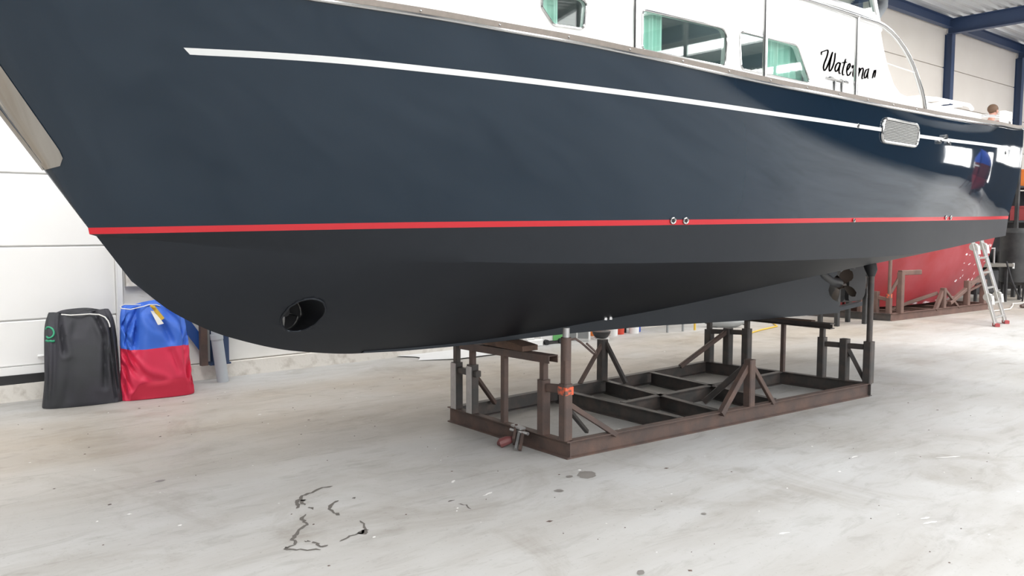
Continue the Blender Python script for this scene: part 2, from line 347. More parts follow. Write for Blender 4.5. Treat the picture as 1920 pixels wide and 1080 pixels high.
for bi in range(len(BAY) - 1):
    for ri in range(7):
        z0, z1 = ROW[ri], ROW[ri + 1]
        if bi == 1:                          # bay with the sectional door
            if z1 <= 3.7: continue
        if bi == 2 and ri == 0: m_ = 'plaster'
        elif ri == 0: m_ = 'plaster'
        else: m_ = 'panel'
        if ri in first and first[ri].data.materials[0] == M[m_]: copyof(first[ri], (BAY[bi], 0, z0), wall).location = (BAY[bi], 0, z0)
        else: first[ri] = wpanel(BAY[bi], BAY[bi + 1], z0, z1, m_)
DX0, DX1, DZ1 = -1.0, 2.22, 3.6              # door opening
wpanel(DX1 + .06, BAY[2], .16, 2.0, 'plaster'); wpanel(DX1 + .06, BAY[2], 2.0, 3.66, 'plaster')
wpanel(BAY[1], BAY[2], 3.62, ROW[5], 'panel')
kerb = struct('baseboard_left', MB().box((-10, WY - .07, 0), (38, WY + .1, .16)), 'kerb', sm=False, origin=(0, WY, 0))
# --- sectional door at the left end
door = struct('door_1', MB().box((DX0, WY + .02, .16), (DX1, WY + .05, DZ1)), 'doorpanel', sm=False, origin=((DX0+DX1)/2, WY, 0))
zs = [.32, .75, 1.44, 2.12, 2.80, 3.48]
for z0, z1 in zip(zs[:-1], zs[1:]):
    mb = MB(); g = .006; d = .008; x0, x1 = DX0, DX1; y0 = WY - .005
    mb.add([(x0,WY+.03,z0+g),(x1,WY+.03,z0+g),(x1,WY+.03,z1-g),(x0,WY+.03,z1-g),(x0,y0+d,z0+g),(x1,y0+d,z0+g),(x1,y0+d,z1-g),(x0,y0+d,z1-g),(x0,y0,z0+g+d),(x1,y0,z0+g+d),(x1,y0,z1-g-d),(x0,y0,z1-g-d)],
           [(0,1,5,4),(1,2,6,5),(2,3,7,6),(3,0,4,7),(4,5,9,8),(5,6,10,9),(6,7,11,10),(7,4,8,11),(8,9,10,11)])
    obj('panel', mb, 'doorpanel', door, origin=(x0, WY, z0), sm=False)
obj('bottom_rail', MB().box((DX0, WY - .03, .245), (DX1, WY + .03, .318)), 'gelcoat', door, label='bright white bottom rail')
obj('rubber_seal', MB().box((DX0, WY - .045, .16), (DX1, WY + .03, .244)), 'rubber', door, label='black rubber seal along the bottom')
obj('handle', MB().tube([(1.52, WY-.01, .40),(1.55,WY-.04,.405),(1.66,WY-.04,.405),(1.69,WY-.01,.40)], .012, 8), 'whiteplastic', door)
struct('trim_1', MB().bar((DX1 + .03, WY - .03, .16), (DX1 + .03, WY - .03, 3.6), .055, .06).tube([(DX1+.0,WY-.07,.16),(DX1+.005,WY-.07,1.0),(DX1-.01,WY-.07,2.0),(DX1+.0,WY-.07,3.5)], .006, 6), 'whiteplastic', origin=(DX1 + .03, WY, .16))
# --- steel frame
def column(x):
    t = thing('steel_column', COLLAB.get(round(x, 1), 'blue painted steel column standing against the long wall'), 'column', (x, WY - .16, .16), None if round(x,1) in COLLAB else 'columns hidden along the long wall')
    obj('shaft', MB().ibeam((x, WY - .085, .17), (x, WY - .085, ROOF_Z - .37), .17, .20, .012), 'blue', t, sm=False)
    obj('base_plate', MB().box((x-.11, WY - .17, .16), (x+.11, WY - .01, .18)), 'blue', t, sm=False)
    for dx, dz in ((-.05, .33), (.05, .33), (-.05, .40), (.05, .40)):
        obj('bolt', MB().cyl((x+dx, WY-.185, dz), (x+dx, WY-.16, dz), .014, 6), 'galv', t, sm=False)
    return t
COLLAB = {3.2: 'blue steel column with bolted foot behind the grey drain pipe', 16.4: 'blue steel column at roof height behind the cabin and cabin window',
          20.8: 'blue steel column between the two beige wall bays at upper right', 25.2: 'blue steel column at the right edge of the photo'}
for x in (-1.2, 3.2, 7.6, 12.0, 16.4, 20.8, 25.2, 29.6): column(x)
RAFLAB = {20.8: 'deep blue roof beam running out from the upper right column', 25.2: 'blue roof beam at the far right edge under the metal roof', 16.4: 'blue roof beam end seen just behind the wheelhouse glass'}
for x in (-5.6, -1.2, 3.2, 7.6, 12.0, 16.4, 20.8, 25.2, 29.6):
    o = obj('roof_beam', MB().ibeam((x, WY - .05, ROOF_Z - .2), (x, -16, ROOF_Z - .2), .18, .35, .014), 'blue', sm=False, origin=(x, 0, ROOF_Z - .375))
    tag(o, RAFLAB.get(round(x,1), 'blue steel roof beam crossing the hall overhead'), 'beam', None if round(x,1) in RAFLAB else 'roof beams overhead')
for x0 in (-1.2, 3.2, 7.6, 12.0, 16.4, 20.8, 25.2):
    o = obj('eaves_beam', MB().ibeam((x0 + .12, WY - .13, ROOF_Z - .14), (x0 + 4.28, WY - .13, ROOF_Z - .14), .14, .22, .012), 'blue', sm=False)
    lab = {16.4: 'blue eaves beam over the first beige wall bay right of the cabin', 20.8: 'blue eaves beam over the rightmost beige wall bay'}.get(round(x0, 1), 'blue eaves beam along the top of the long wall')
    tag(o, lab, 'beam', None if round(x0, 1) in (16.4, 20.8) else 'eaves beams along the long wall')
# corrugated roof deck, ribs along the hall, one sheet strip per bay
def roof_sheet(x0, x1):
    mb = MB(); prof = []; y = -16.0
    while y < WY + .05:
        prof += [(y, ROOF_Z), (y + .09, ROOF_Z), (y + .125, ROOF_Z + .085), (y + .215, ROOF_Z + .085)]; y += .25
    return mb.grid([[(x0, a, b) for a, b in prof], [(x1, a, b) for a, b in prof]])
ceil = struct('ceiling', MB().box((-10, -16, ROOF_Z + .25), (38, WY + .35, ROOF_Z + .35)), 'darkwall', sm=False, origin=(0, 0, ROOF_Z + .25))
rs = None; xs = [-10] + [3.2 + 4.4 * k for k in range(-2, 8)] + [38]
for x0, x1 in zip(xs[:-1], xs[1:]):
    if rs is not None and abs(x1 - x0 - 4.4) < .01: copyof(rs, (x0, 0, ROOF_Z - (ROOF_Z + .25)), ceil)
    else:
        o = obj('sheet', roof_sheet(x0, x1), 'deck', ceil, origin=(x0, 0, ROOF_Z), sm=False)
        if abs(x1 - x0 - 4.4) < .01: rs = o
for i, x in enumerate(ROOFLIGHT_X):          # the frames the rooflight panes sit in
    mb = MB()
    y1 = ROOFLIGHT_Y1[i]
    for sx in (-.62, .62): mb.box((x+sx-.05, -14.1, ROOF_Z-.1), (x+sx+.05, y1 + .1, ROOF_Z))
    for sy in (-14.1, y1): mb.box((x-.57, sy, ROOF_Z-.1), (x+.57, sy+.1, ROOF_Z))
    struct('window_%d' % (i + 1), mb, 'galv', sm=False)
struct('wall_right', MB().box((-10, -16.3, 0), (38, -16, 6.9)), 'darkwall', sm=False)
mb = MB()
for k in range(9): mb.box((-8.05 + 3.01*k - .04, -15.99, 2.6), (-8.05 + 3.01*k + .04, -15.72, 5.6))
for z in (2.6, 5.5): mb.box((-8.1, -15.99, z), (16.1, -15.72, z + .1))
struct('window_8', mb, 'whiteplastic', sm=False)
for k, (y, z, sy, sz) in enumerate(((-4.5, 3.0, 3.2, 2.6), (1.2, 2.6, 1.6, 3.2), (4.6, 4.2, 2.2, 1.4))):
    mb = MB()
    for q_ in (-1, 0, 1): mb.box((37.75, y + q_*(sy/2 + .05) - .05, z - sz/2), (37.99, y + q_*(sy/2 + .05) + .05, z + sz/2))
    for q_ in (-1, 1): mb.box((37.75, y - sy/2 - .1, z + q_*(sz/2 + .05) - .05), (37.99, y + sy/2 + .1, z + q_*(sz/2 + .05) + .05))
    struct('window_%d' % (9 + k), mb, 'whiteplastic', sm=False)
    area('end_window_daylight', (37.7, y, z), (0, math.radians(90), 0), sz, sy, 28 * sz * sy)
struct('wall_back', MB().box((38, -16, 0), (38.3, WY + .35, 6.9)), 'darkwall', sm=False)
struct('wall_front', MB().box((-10.3, -16, 0), (-10, WY + .35, 6.9)), 'darkwall', sm=False)
# --- drain pipe, brace, channel, planks on the wall
t = thing('drain_pipe', 'grey plastic drain pipe standing before the blue column foot', 'pipe', (3.17, 8.57, 0))
obj('pipe', MB().tube([(3.17, 8.57, 0), (3.115, 8.57, .47)], .060, 18), 'grey_pvc', t)
obj('upper_pipe', MB().tube([(3.115, 8.57, .47), (3.09, 8.58, 1.2), (3.09, 8.60, 6.0)], .055, 18), 'grey_pvc', t)
obj('collar', MB().tube([(3.117, 8.57, .455), (3.112, 8.57, .51)], .065, 18), 'grey_pvc', t)
o = obj('diagonal_brace', MB().bar((3.06, WY - .05, .35), (2.45, WY - .03, 1.27), .11, .012, (0, 1, 0)), 'bluebright', sm=False)
tag(o, 'flat blue diagonal wind brace running up behind the red and blue bag', 'brace')
o = obj('steel_channel', MB().sweep([(-.035,-.03),(.035,-.03),(.035,.03),(.027,.03),(.027,-.02),(-.027,-.02),(-.027,.03),(-.035,.03)], (3.03, WY - .14, .165), (3.04, WY - .11, 1.7), (0, 1, 0)), 'rust', sm=False)
tag(o, 'brown steel channel leaning upright on the kerb left of the blue column', 'channel')
for (z0, z1, x1, lab) in ((1.03, 1.21, 2.95, 'lower grey weathered board on the wall above the blue bag'), (1.22, 1.36, 2.9, 'upper grey weathered board on the wall above the blue bag')):
    o = obj('wall_board', MB().box((2.31, WY - .06, z0), (x1, WY - .01, z1)), 'kerb', sm=False); tag(o, lab, 'board')
t = thing('gutter_pipe', 'grey bent rainwater pipe at the eaves behind the wheelhouse glass', 'pipe', (16.9, 8.6, 6.1))
obj('elbow', MB().tube([(16.75,8.6,7.0),(16.85,8.6,6.55),(17.15,8.6,6.35),(17.15,8.6,6.2),(16.95,8.65,5.95),(16.75,8.7,5.8),(16.7,8.72,5.0)], .10, 14), 'grey_pvc', t)

# ================================================================== the motor yacht
YC = 4.85
bS = pchip([(.2,0),(.21,.12),(.25,.24),(.35,.40),(.5,.54),(.68,.66),(.85,.74),(1.1,.87),(1.5,1.07),(2,1.26),(3,1.5),(4,1.63),(5.5,1.7),(7,1.68),(8,1.625),(8.8,1.54),(9.5,1.42),(10.05,1.305),(10.4,1.235),(10.75,1.18)])
bW = pchip([(1.09,0),(1.3,.16),(1.6,.35),(2,.6),(2.5,.84),(3,1.03),(4,1.31),(5.5,1.52),(7,1.55),(8,1.495),(8.8,1.415),(9.5,1.305),(10.0,1.22),(10.5,1.15)])
bC = pchip([(1.13,0),(1.3,.11),(1.6,.27),(2,.5),(2.5,.74),(3,.94),(4,1.23),(5.5,1.45),(7,1.49),(8,1.44),(8.8,1.365),(9.5,1.26),(9.98,1.19),(10.5,1.13)])
bR = pchip([(1.3,0),(2,.012),(3,.04),(4.5,.06),(8,.08),(9.9,.06)])
zS = pchip([(.2,2.97),(1.0,2.79),(1.79,2.698),(2.42,2.668),(2.81,2.647),(3.25,2.632),(3.656,2.612),(4.386,2.583),(5.213,2.566),(6.31,2.566),(7.156,2.573),(8.353,2.607),(9.43,2.669),(10.4,2.732),(10.75,2.762)])
zW = pchip([(1.09,1.631),(2.65,1.666),(4.28,1.686),(6.24,1.711),(8.4,1.736),(9.43,1.748),(10.5,1.763)])
zC = pchip([(1.13,1.586),(1.406,1.56),(1.746,1.524),(2.253,1.473),(2.847,1.436),(3.608,1.411),(4.5,1.400),(5.6,1.390),(6.5,1.388),(7.53,1.403),(9.04,1.475),(10.5,1.536)])
zR = pchip([(1.30,1.335),(1.53,1.14),(1.84,.978),(2.28,.852),(2.74,.80),(3.4,.795),(4.2,.82),(4.96,.863),(5.6,.90),(7.15,1.022),(8.29,1.124),(9.95,1.29),(10.3,1.33)])
NT = 150; T = np.linspace(0, 1, NT) ** 1.45
def line(x0, x1, b, z): X = x0 + (x1 - x0) * T; return X, b(X), z(X)
LS = line(.2, 10.74, bS, zS); LW = line(1.09, 10.5, bW, zW); LC = line(1.13, 10.5, bC, zC); LR = line(1.30, 10.3, bR, zR)
LB_ = (LW[0] + .03 * (LC[0] - LW[0]) / .2, LW[1] - .0 * T, LW[2] - .034)          # lower edge of the red boot stripe
LB_ = (LW[0] * .86 + LC[0] * .14, LW[1] * .86 + LC[1] * .14, LW[2] - .034)
def bulge_top(x): return .05 * np.exp(-((x - 8.6) / 2.5) ** 2) + .012
def section(A, Bq, n, bulge=None):
    """rows between two longitudinal lines; bulge pushes the section outwards"""
    rows = []
    for k in range(n + 1):
        v = k / n; X = A[0] * (1-v) + Bq[0] * v; b = A[1] * (1-v) + Bq[1] * v; z = A[2] * (1-v) + Bq[2] * v
        if bulge is not None:
            fade = np.clip(T / .12, 0, 1); b = b + bulge(X) * 4 * v * (1-v) * fade
        rows.append((X, b, z))
    return rows
SIDE = section(LS, LW, 16, bulge_top)
def band(rows, both=True, close=True):
    mb = MB()
    for sgn in (-1, 1):
        mb.grid([[(r[0][i], YC + sgn * r[1][i], r[2][i]) for i in range(NT)] for r in rows])
    if close:
        n = len(rows)
        vs = [(r[0][-1], YC - r[1][-1], r[2][-1]) for r in rows] + [(r[0][-1], YC + r[1][-1], r[2][-1]) for r in rows]
        mb.add(vs, [(k, k+1, n+k+1, n+k) for k in range(n - 1)])
    return mb
SX = np.array([r[0] for r in SIDE]); SB = np.array([r[1] for r in SIDE]); SZ = np.array([r[2] for r in SIDE])
def surf(x, z, off=0.0):
    """point on the near topside at station x and height z, pushed out by off"""
    ti = 0.5; v = 0.5; idx = np.arange(NT); kk = np.arange(len(SIDE))
    for _ in range(40):
        xr = np.array([np.interp(v * 16, kk, SX[:, i]) for i in (0, NT - 1)])
        cx = np.array([SX[int(v*16), :], SX[min(int(v*16)+1, 16), :]]); f_ = v * 16 - int(v*16); cxr = cx[0]*(1-f_) + cx[1]*f_
        ti = np.interp(x, cxr, idx)
        i0 = int(min(ti, NT - 2)); g = ti - i0
        cz = SZ[:, i0] * (1-g) + SZ[:, i0+1] * g
        v = np.interp(-z, -cz, kk) / 16
    i0 = int(min(ti, NT - 2)); g = ti - i0
    cb = SB[:, i0] * (1-g) + SB[:, i0+1] * g
    b = np.interp(v * 16, kk, cb)
    return Vector((x, YC - b - off, z))
def surfn(x, z):
    a = surf(x + .03, z) - surf(x - .03, z); c = surf(x, z + .03) - surf(x, z - .03)
    n = a.cross(c).normalized()
    return n if n.y < 0 else -n
boat = thing('motor_yacht', 'large navy blue motor yacht with red waterline stripe propped on steel cradle', 'boat', (5.2, YC, .77))
obj('topside_hull', band(SIDE), 'navy', boat, ang=50)
obj('boot_stripe', band(section(LW, LB_, 2)), 'red_stripe', boat, ang=50, label='thin red stripe along the waterline')
# bottom: plating between boot stripe, chine and keel, with the round thruster hole cut through it
UP = section(LB_, LC, 4)
BOT = section(LC, LR, 44, lambda x: .075 * np.exp(-((x - 2.0) / 1.6) ** 2) + .012)
TH = (2.172, 1.112, .108)                    # thruster centre x, z and radius
mb = MB()
for rows in (UP, BOT):
    for sgn in (-1, 1):
        V = np.array([[(r[0][i], YC + sgn * r[1][i], r[2][i]) for i in range(NT)] for r in rows])
        D = np.hypot(V[:,:,0] - TH[0], V[:,:,2] - TH[1]); nr, n = D.shape
        if rows is BOT:
            near = (D < TH[2] + .035) & (D > TH[2] - .035)
        fs = []; vs = V.copy()
        inside = D < TH[2] if rows is BOT else np.zeros_like(D, bool)
        for i in range(nr - 1):
            for k in range(n - 1):
                q4 = [(i,k),(i,k+1),(i+1,k+1),(i+1,k)]
                if all(inside[a] for a in q4): continue
                if any(inside[a] for a in q4):          # pull the inner corners out onto the rim
                    for a in q4:
                        if inside[a]:
                            ang = math.atan2(V[a][2] - TH[1], V[a][0] - TH[0])
                            vs[a][0] = TH[0] + TH[2] * math.cos(ang); vs[a][2] = TH[1] + TH[2] * math.sin(ang)
                fs.append(tuple(a[0] * n + a[1] for a in q4))
        # correct y of the moved corners from the original surface
        if rows is BOT:
            flat = V.reshape(-1, 3)
            for a in np.argwhere(inside):
                a = tuple(a); p = vs[a]
                if np.allclose(p, V[a]): continue
                d2 = (flat[:,0]-p[0])**2 + (flat[:,2]-p[2])**2; j = np.argsort(d2)[:6]; ww = 1 / (d2[j] + 1e-7)
                vs[a][1] = (flat[j,1] * ww).sum() / ww.sum()
        mb.add(vs.reshape(-1, 3).tolist(), fs)
    n = len(rows)
    mb.add([(r[0][-1], YC - r[1][-1], r[2][-1]) for r in rows] + [(r[0][-1], YC + r[1][-1], r[2][-1]) for r in rows], [(k, k+1, n+k+1, n+k) for k in range(n - 1)])
obj('antifouling_bottom', mb, 'antifoul', boat, ang=22, label='matt black antifouled bottom plating')
# thruster tunnel and its rim
def bot_y(x, z):
    V = np.array([[(r[0][i], YC - r[1][i], r[2][i]) for i in range(NT)] for r in BOT]).reshape(-1, 3)
    d2 = (V[:,0]-x)**2 + (V[:,2]-z)**2; j = np.argsort(d2)[:5]; ww = 1 / (d2[j] + 1e-7); return float((V[j,1]*ww).sum()/ww.sum())
mb = MB(); n = 40; rim = []; a_ = []; b_ = []
for k in range(n):
    an = 2*math.pi*k/n; x = TH[0] + TH[2]*math.cos(an); z = TH[1] + TH[2]*math.sin(an); y = bot_y(x, z)
    a_.append((x, y - .004, z)); b_.append((x, YC + (YC - y) + .004, z)); rim.append((x, y - .002, z))
mb.grid([a_, b_], True)
tun = obj('thruster_tunnel', mb, 'black_hole', boat, label='round bow thruster tunnel through the forefoot')
obj('rim', MB().tube(rim, .007, 8, closed=True), 'antifoul', tun)
hub = obj('light_block_hub', MB().cyl((TH[0], YC - .05, TH[1]), (TH[0], YC + .05, TH[1]), .03, 14), 'rubber', tun)  # hub of an added blade disc that stops light coming through the tunnel
mb = MB()
for k in range(5):
    an = 2*math.pi*k/5 + .3; rows = []
    for j in range(5):
        r_ = .02 + .085 * j / 4; wd = .60 + .08 * j / 4
        rows.append([(TH[0] + r_*math.cos(an + s_*wd), YC - .03 + s_*.02, TH[1] + r_*math.sin(an + s_*wd)) for s_ in (-1, -.5, 0, .5, 1)])
    mb.grid(rows); mb.grid([[(a, b + .006, c) for a, b, c in r] for r in rows])
obj('light_block_blades', mb, 'rubber', tun)  # blades added and overlapped to keep the tunnel interior dark
# keel, aperture, shoe, rudder, propeller
kp = [(2.7,.806),(3.0,.790),(3.4,.782),(3.93,.78),(4.57,.78),(5.46,.767),(7.05,.708),(8.78,.668),(8.79,.79),(8.72,.80),(8.64,.83),(8.57,.88),(8.54,.935),(8.57,1.0),(8.63,1.06),(8.72,1.10),(8.75,1.22),(8.3,1.18),(7.15,1.08),(5.6,.97),(4.96,.92),(4.2,.87),(3.2,.86),(2.75,.85)]
obj('keel', flat2d([kp], .12, lambda u, v, w_: (u, YC + w_, v)), 'antifoul', boat, ang=30)
obj('shoe', MB().bar((8.7, YC, .695), (9.36, YC, .735), .07, .05), 'antifoul', boat)
obj('shaft_tube', MB().tube([(8.35,YC-.05,1.135),(8.45,YC-.03,1.10),(8.62,YC-.02,1.03),(8.86,YC,1.0),(8.9,YC,.995)], [.02,.055,.062,.055,.04], 14), 'darkmachine', boat)
rud = [(9.05,.78),(9.06,1.26),(9.2,1.30),(9.42,1.28),(9.44,.85),(9.36,.78)]
obj('rudder', flat2d([rounded(rud, .05)], .05, lambda u, v, w_: (u, YC + w_, v)), 'rubber', boat)
obj('rudder_stock', MB().cyl((9.14, YC, 1.15), (9.14, YC, 1.45), .04, 12), 'darksteel', boat)
prop = obj('propeller', MB().tube([(8.86,YC,.97),(8.88,YC,.97),(8.97,YC,.97),(9.0,YC,.97)], [.02,.045,.04,.015], 14), 'bronze', boat)
for k in range(4):
    an = math.pi/2*k + .5; rows = []
    for j in range(6):
        r_ = .03 + .17 * j / 5; wd = .075 * math.sin(math.pi * (j + .6) / 6.4); tw = .9 - .5 * j / 5
        rows.append([(8.92 + s_*wd*math.sin(tw), YC + r_*math.cos(an) - s_*wd*math.cos(tw)*math.sin(an), .97 + r_*math.sin(an) + s_*wd*math.cos(tw)*math.cos(an)) for s_ in (-1, 0, 1)])
    mb = MB().grid(rows); b2 = [[(p[0] + .008, p[1], p[2]) for p in r] for r in rows]; mb.grid(b2)
    obj('blade', mb, 'bronze', prop)
for x in (4.917, 4.974):
    y = bot_y(x, .885); obj('zinc_anode', MB().tube([(x, y - .012, .875), (x, y - .014, .885), (x, y - .012, .915)], [.022, .02, .006], 6), 'galv', boat, label='small pale zinc stud')
# stem plate: polished steel chafing plate wrapped on the near bow
rows = []
for z in np.linspace(1.945, 2.88, 26):
    xs_ = 1.09 + (.2 - 1.09) * (z - 1.631) / (2.96 - 1.631); wd = .10
    if z < 2.03: wd = .10 * (.55 + .45 * math.sqrt(max(0, 1 - ((2.03 - z) / .086) ** 2)))
    lo = 1.925 if False else None
    rows.append([surf(xs_ + .004 + wd * j / 8, z - .02 * (1 - j / 8), .006) for j in range(9)])
obj('stem_plate', MB().grid(rows), 'plate', boat, label='polished steel chafing plate on the stem')
# white cove stripe
ST = [(1.30,2.465),(1.394,2.463),(1.9,2.455),(2.5,2.439),(3.4,2.417),(4.2,2.404),(5.29,2.392),(6.34,2.392),(6.97,2.387),(7.58,2.396),(8.5,2.423),(10.28,2.500),(10.5,2.512)]
zT = pchip(ST); xs_ = np.linspace(1.345, 10.5, 120)
rows = []
for j, dz in enumerate((.014, -.014)):
    rows.append([surf(x + (.03 if j and i == 0 else 0), float(zT(x)) + dz, .0035) for i, x in enumerate(xs_)])
obj('white_stripe', MB().grid(rows), 'white_stripe', boat, label='white cove line along the topside')
# hull vent
v0, v1 = 6.36, 6.97; vz = lambda x: float(zT(x)); hh = .088
lp = rounded([(v0, -hh), (v1, -hh), (v1, hh), (v0, hh)], .07, 6)
vent = obj('hull_vent', MB().tube([surf(u, vz(u) + v, .006) for u, v in lp], .013, 8, closed=True), 'steel', boat, label='oblong steel ventilation grille on the stripe')
nb = 12
rows = [[surf(v0 + .008 + (v1 - v0 - .016) * i / 12, vz(v0 + (v1 - v0) * i / 12) + s_ * (hh - .006) * (1 if 0 < i < 12 else .45), .0065) for i in range(13)] for s_ in (-1, 1)]
obj('backing', MB().grid(rows), 'greymachine', vent)
for k in range(nb):
    v = -hh + .02 + (2 * hh - .04) * k / (nb - 1); ins = .015 if abs(v) < hh - .03 else .04
    pts = [surf(v0 + ins + (v1 - v0 - 2*ins) * i / 6, vz(v0 + ins + (v1-v0-2*ins)*i/6) + v, .0095) for i in range(7)]
    obj('slat', MB().tube(pts, .0045, 5), 'grating', vent)
# small fittings through the topside
def ringfit(name, x, z, r, m='steel', label=None):
    c = surf(x, z, .004); n = surfn(x, z); u = Vector((1, 0, 0)); u = (u - n * u.dot(n)).normalized(); v = n.cross(u)
    ring = [c + (u*math.cos(a)+v*math.sin(a))*r for a in [2*math.pi*k/18 for k in range(18)]]
    o = obj(name, MB().tube(ring, r*.32, 7, closed=True), m, boat, label=label)
    obj('bore', MB().cyl(c - n*.02, c + n*.001, r*.8, 14), 'rubber', o); return o
for x, z in ((4.262,1.68),(4.368,1.68)): ringfit('through_hull', x, z, .019)
ringfit('through_hull', 5.99, 2.392, .014); ringfit('through_hull', 6.25, 1.69, .012)
for x, z in ((8.02,1.725),(8.15,1.725),(9.6,2.415)): ringfit('through_hull', x, z, .016)
c = surf(7.5, 2.395, .0); n_ = surfn(7.5, 2.395)
ex = obj('exhaust_outlet', MB().cyl(c + Vector((0,0,.02)), c + Vector((0,0,.02)) + n_*.03, .02, 14), 'steel', boat)
for dx in (-.14, .12): obj('pipe_end', MB().cyl(surf(7.5+dx*.8, 2.365), surf(7.5+dx*.8, 2.365) + n_*.025, .017, 12), 'steel', ex)
# rub rail, toe rail, deck
XR = np.concatenate([np.linspace(.205, .5, 12), np.linspace(.55, 10.73, 110)])
def shr(x, dy=0.0, dz=0.0): return Vector((x, YC - float(bS(x)) - dy, float(zS(x)) + dz))
for sgn in (1,):
    rr_ = [shr(x, .006, .006) for x in XR]
    rr_ += [Vector((p.x, 2*YC - p.y, p.z)) for p in reversed(rr_)]
obj('rub_rail', MB().tube(rr_, .011, 8), 'steel', boat)
def capband(dz0, dz1, dy0, dy1):
    prof = [(dy0, dz0), (dy0, dz1), (dy1, dz1), (dy1, dz0)]; mb = MB(); path = [(x, 1) for x in XR] + [(x, -1) for x in XR[::-1]]
    rows = [[Vector((x, YC - s_*(float(bS(x)) - a), float(zS(x)) + b)) for x, s_ in path] for a, b in prof]; rows.append(rows[0]); return mb.grid(rows)
obj('toe_rail', capband(.012, .048, .0, .05), 'greige', boat, ang=40, label='grey brown toe rail along the deck edge')
obj('deck', MB().grid([[Vector((x, YC - s_*(float(bS(x))-.03), float(zS(x)) + (.012 if s_ else .06))) for x in XR] for s_ in (1, .5, 0, -.5, -1)]).grid([[(x, YC - s_*(float(bS(x))-.03)*1.0, float(zS(x)) + .012) for x in XR] for s_ in (1, -1)]) if False else
    MB().grid([[Vector((x, YC - s_*(float(bS(x))-.03), float(zS(x)) + .014 + .04*(1-s_*s_))) for x in XR] for s_ in (1, .6, 0, -.6, -1)]), 'gelcoat', boat)
for x in np.arange(1.9, 7.0, .42): obj('toe_rail_screw', MB().sphere(shr(x, .002, .03), .006, 8, 5), 'steel', boat)
# cabin sides with window openings, wheelhouse
W1 = rounded([(3.255,3.0),(3.255,2.905),(3.335,2.812),(3.545,2.812),(3.565,2.975),(3.5,2.995)], [.01,.01,.02,.035,.06,.03])
W2 = rounded([(3.985,2.742),(3.985,2.985),(4.86,2.998),(4.842,2.742)], [.03,.03,.10,.05])
W3 = rounded([(5.03,2.748),(4.995,3.006),(5.73,3.006),(5.925,2.745)], [.03,.06,.04,.05])
YM = 3.55                                    # main cabin side plane
MAIN = [(3.95,2.50),(7.95,2.56),(7.95,2.805),(7.59,2.80),(7.41,2.815),(7.285,2.88),(7.157,3.025),(7.07,3.172),(6.99,3.345),(6.955,3.42),(5.74,3.42),(5.62,3.50),(5.62,4.2),(3.95,4.2)]
def fwdmap(x):                               # half breadth of the forward trunk
    return float(np.interp(x, [1.6, 2.4, 3.1, 3.95], [.64, .97, 1.15, 1.30]))
cs = None
for sgn in (-1, 1):
    yy = YC + sgn * 1.30
    o = obj('cabin_side', flat2d([MAIN, W2, W3] if sgn < 0 else [MAIN], .04, lambda u, v, w_: (u, yy + w_, v)), 'gelcoat', boat, ang=30)
    for xa, xb in ((1.6, 2.4), (2.4, 3.1), (3.1, 3.95)):
        top = lambda x: 3.12 + .07 * (x - 1.6)
        loops = [[(xa, 2.5), (xb, 2.5), (xb, top(xb)), (xa, top(xa))]] + ([W1] if sgn < 0 and xa == 3.1 else [])
        o = obj('trunk_side', flat2d(loops, .03, lambda u, v, w_: (u, YC + sgn * fwdmap(u) + w_, v)), 'gelcoat', boat, ang=30)
XT = [1.6, 2.4, 3.1, 3.95]
obj('trunk_top', MB().grid([[(x, YC + s_*fwdmap(x), 3.12+.07*(x-1.6) + .05*(1-s_*s_)) for x in XT] for s_ in (-1,-.5,0,.5,1)]).add([(1.6,YC-.64,2.6),(1.6,YC+.64,2.6),(1.6,YC+.64,3.12),(1.6,YC-.64,3.12)], [(0,1,2,3)]), 'gelcoat', boat)
obj('front_bulkhead', MB().box((3.93, YC-1.3, 3.2), (3.97, YC+1.3, 4.2)), 'gelcoat', boat, sm=False)
obj('aft_bulkhead', MB().box((6.90, YC-1.28, 2.6), (6.94, YC+1.28, 3.42)), 'gelcoat', boat, sm=False)
obj('wheelhouse_roof', MB().box((3.8, YC-1.42, 4.2), (6.75, YC+1.42, 4.28)), 'gelcoat', boat, sm=False)
obj('shade_backdrop', MB().box((3.2, YC-.45, 2.5), (6.85, YC-.40, 3.40)), 'darkteal', boat, sm=False)  # added dark sheet behind the windows, coloured for interior shade and reflection
obj('cabin_floor_panel', MB().box((3.2, YC-1.2, 2.66), (6.85, YC-.40, 2.69)), 'darkteal', boat, sm=False)
obj('aft_coaming', MB().box((7.3, YC-1.29, 2.55), (9.25, YC+1.29, 2.80)), 'gelcoat', boat, sm=False)
obj('coaming_molding', MB().tube([(4.6,YM-.025,3.37),(6.95,YM-.025,3.335)], .007, 6), 'whiteplastic', boat)
gl = obj('wheelhouse_glass', flat2d([rounded([(5.64,3.43),(6.93,3.43),(6.62,4.19),(5.64,4.19)], .02)], .008, lambda u, v, w_: (u, YM + w_, v)), 'glass', boat)
obj('frame', MB().bar((5.63, YM, 3.43), (6.93, YM, 3.43), .03), 'steel', gl)
obj('aft_post', MB().bar((7.02, YM, 3.30), (6.60, YM, 4.2), .045), 'whiteplastic', gl)
obj('corner_post', MB().bar((7.04, YM+.03, 3.30), (6.62, YM+.03, 4.2), .03), 'darkteal', gl)
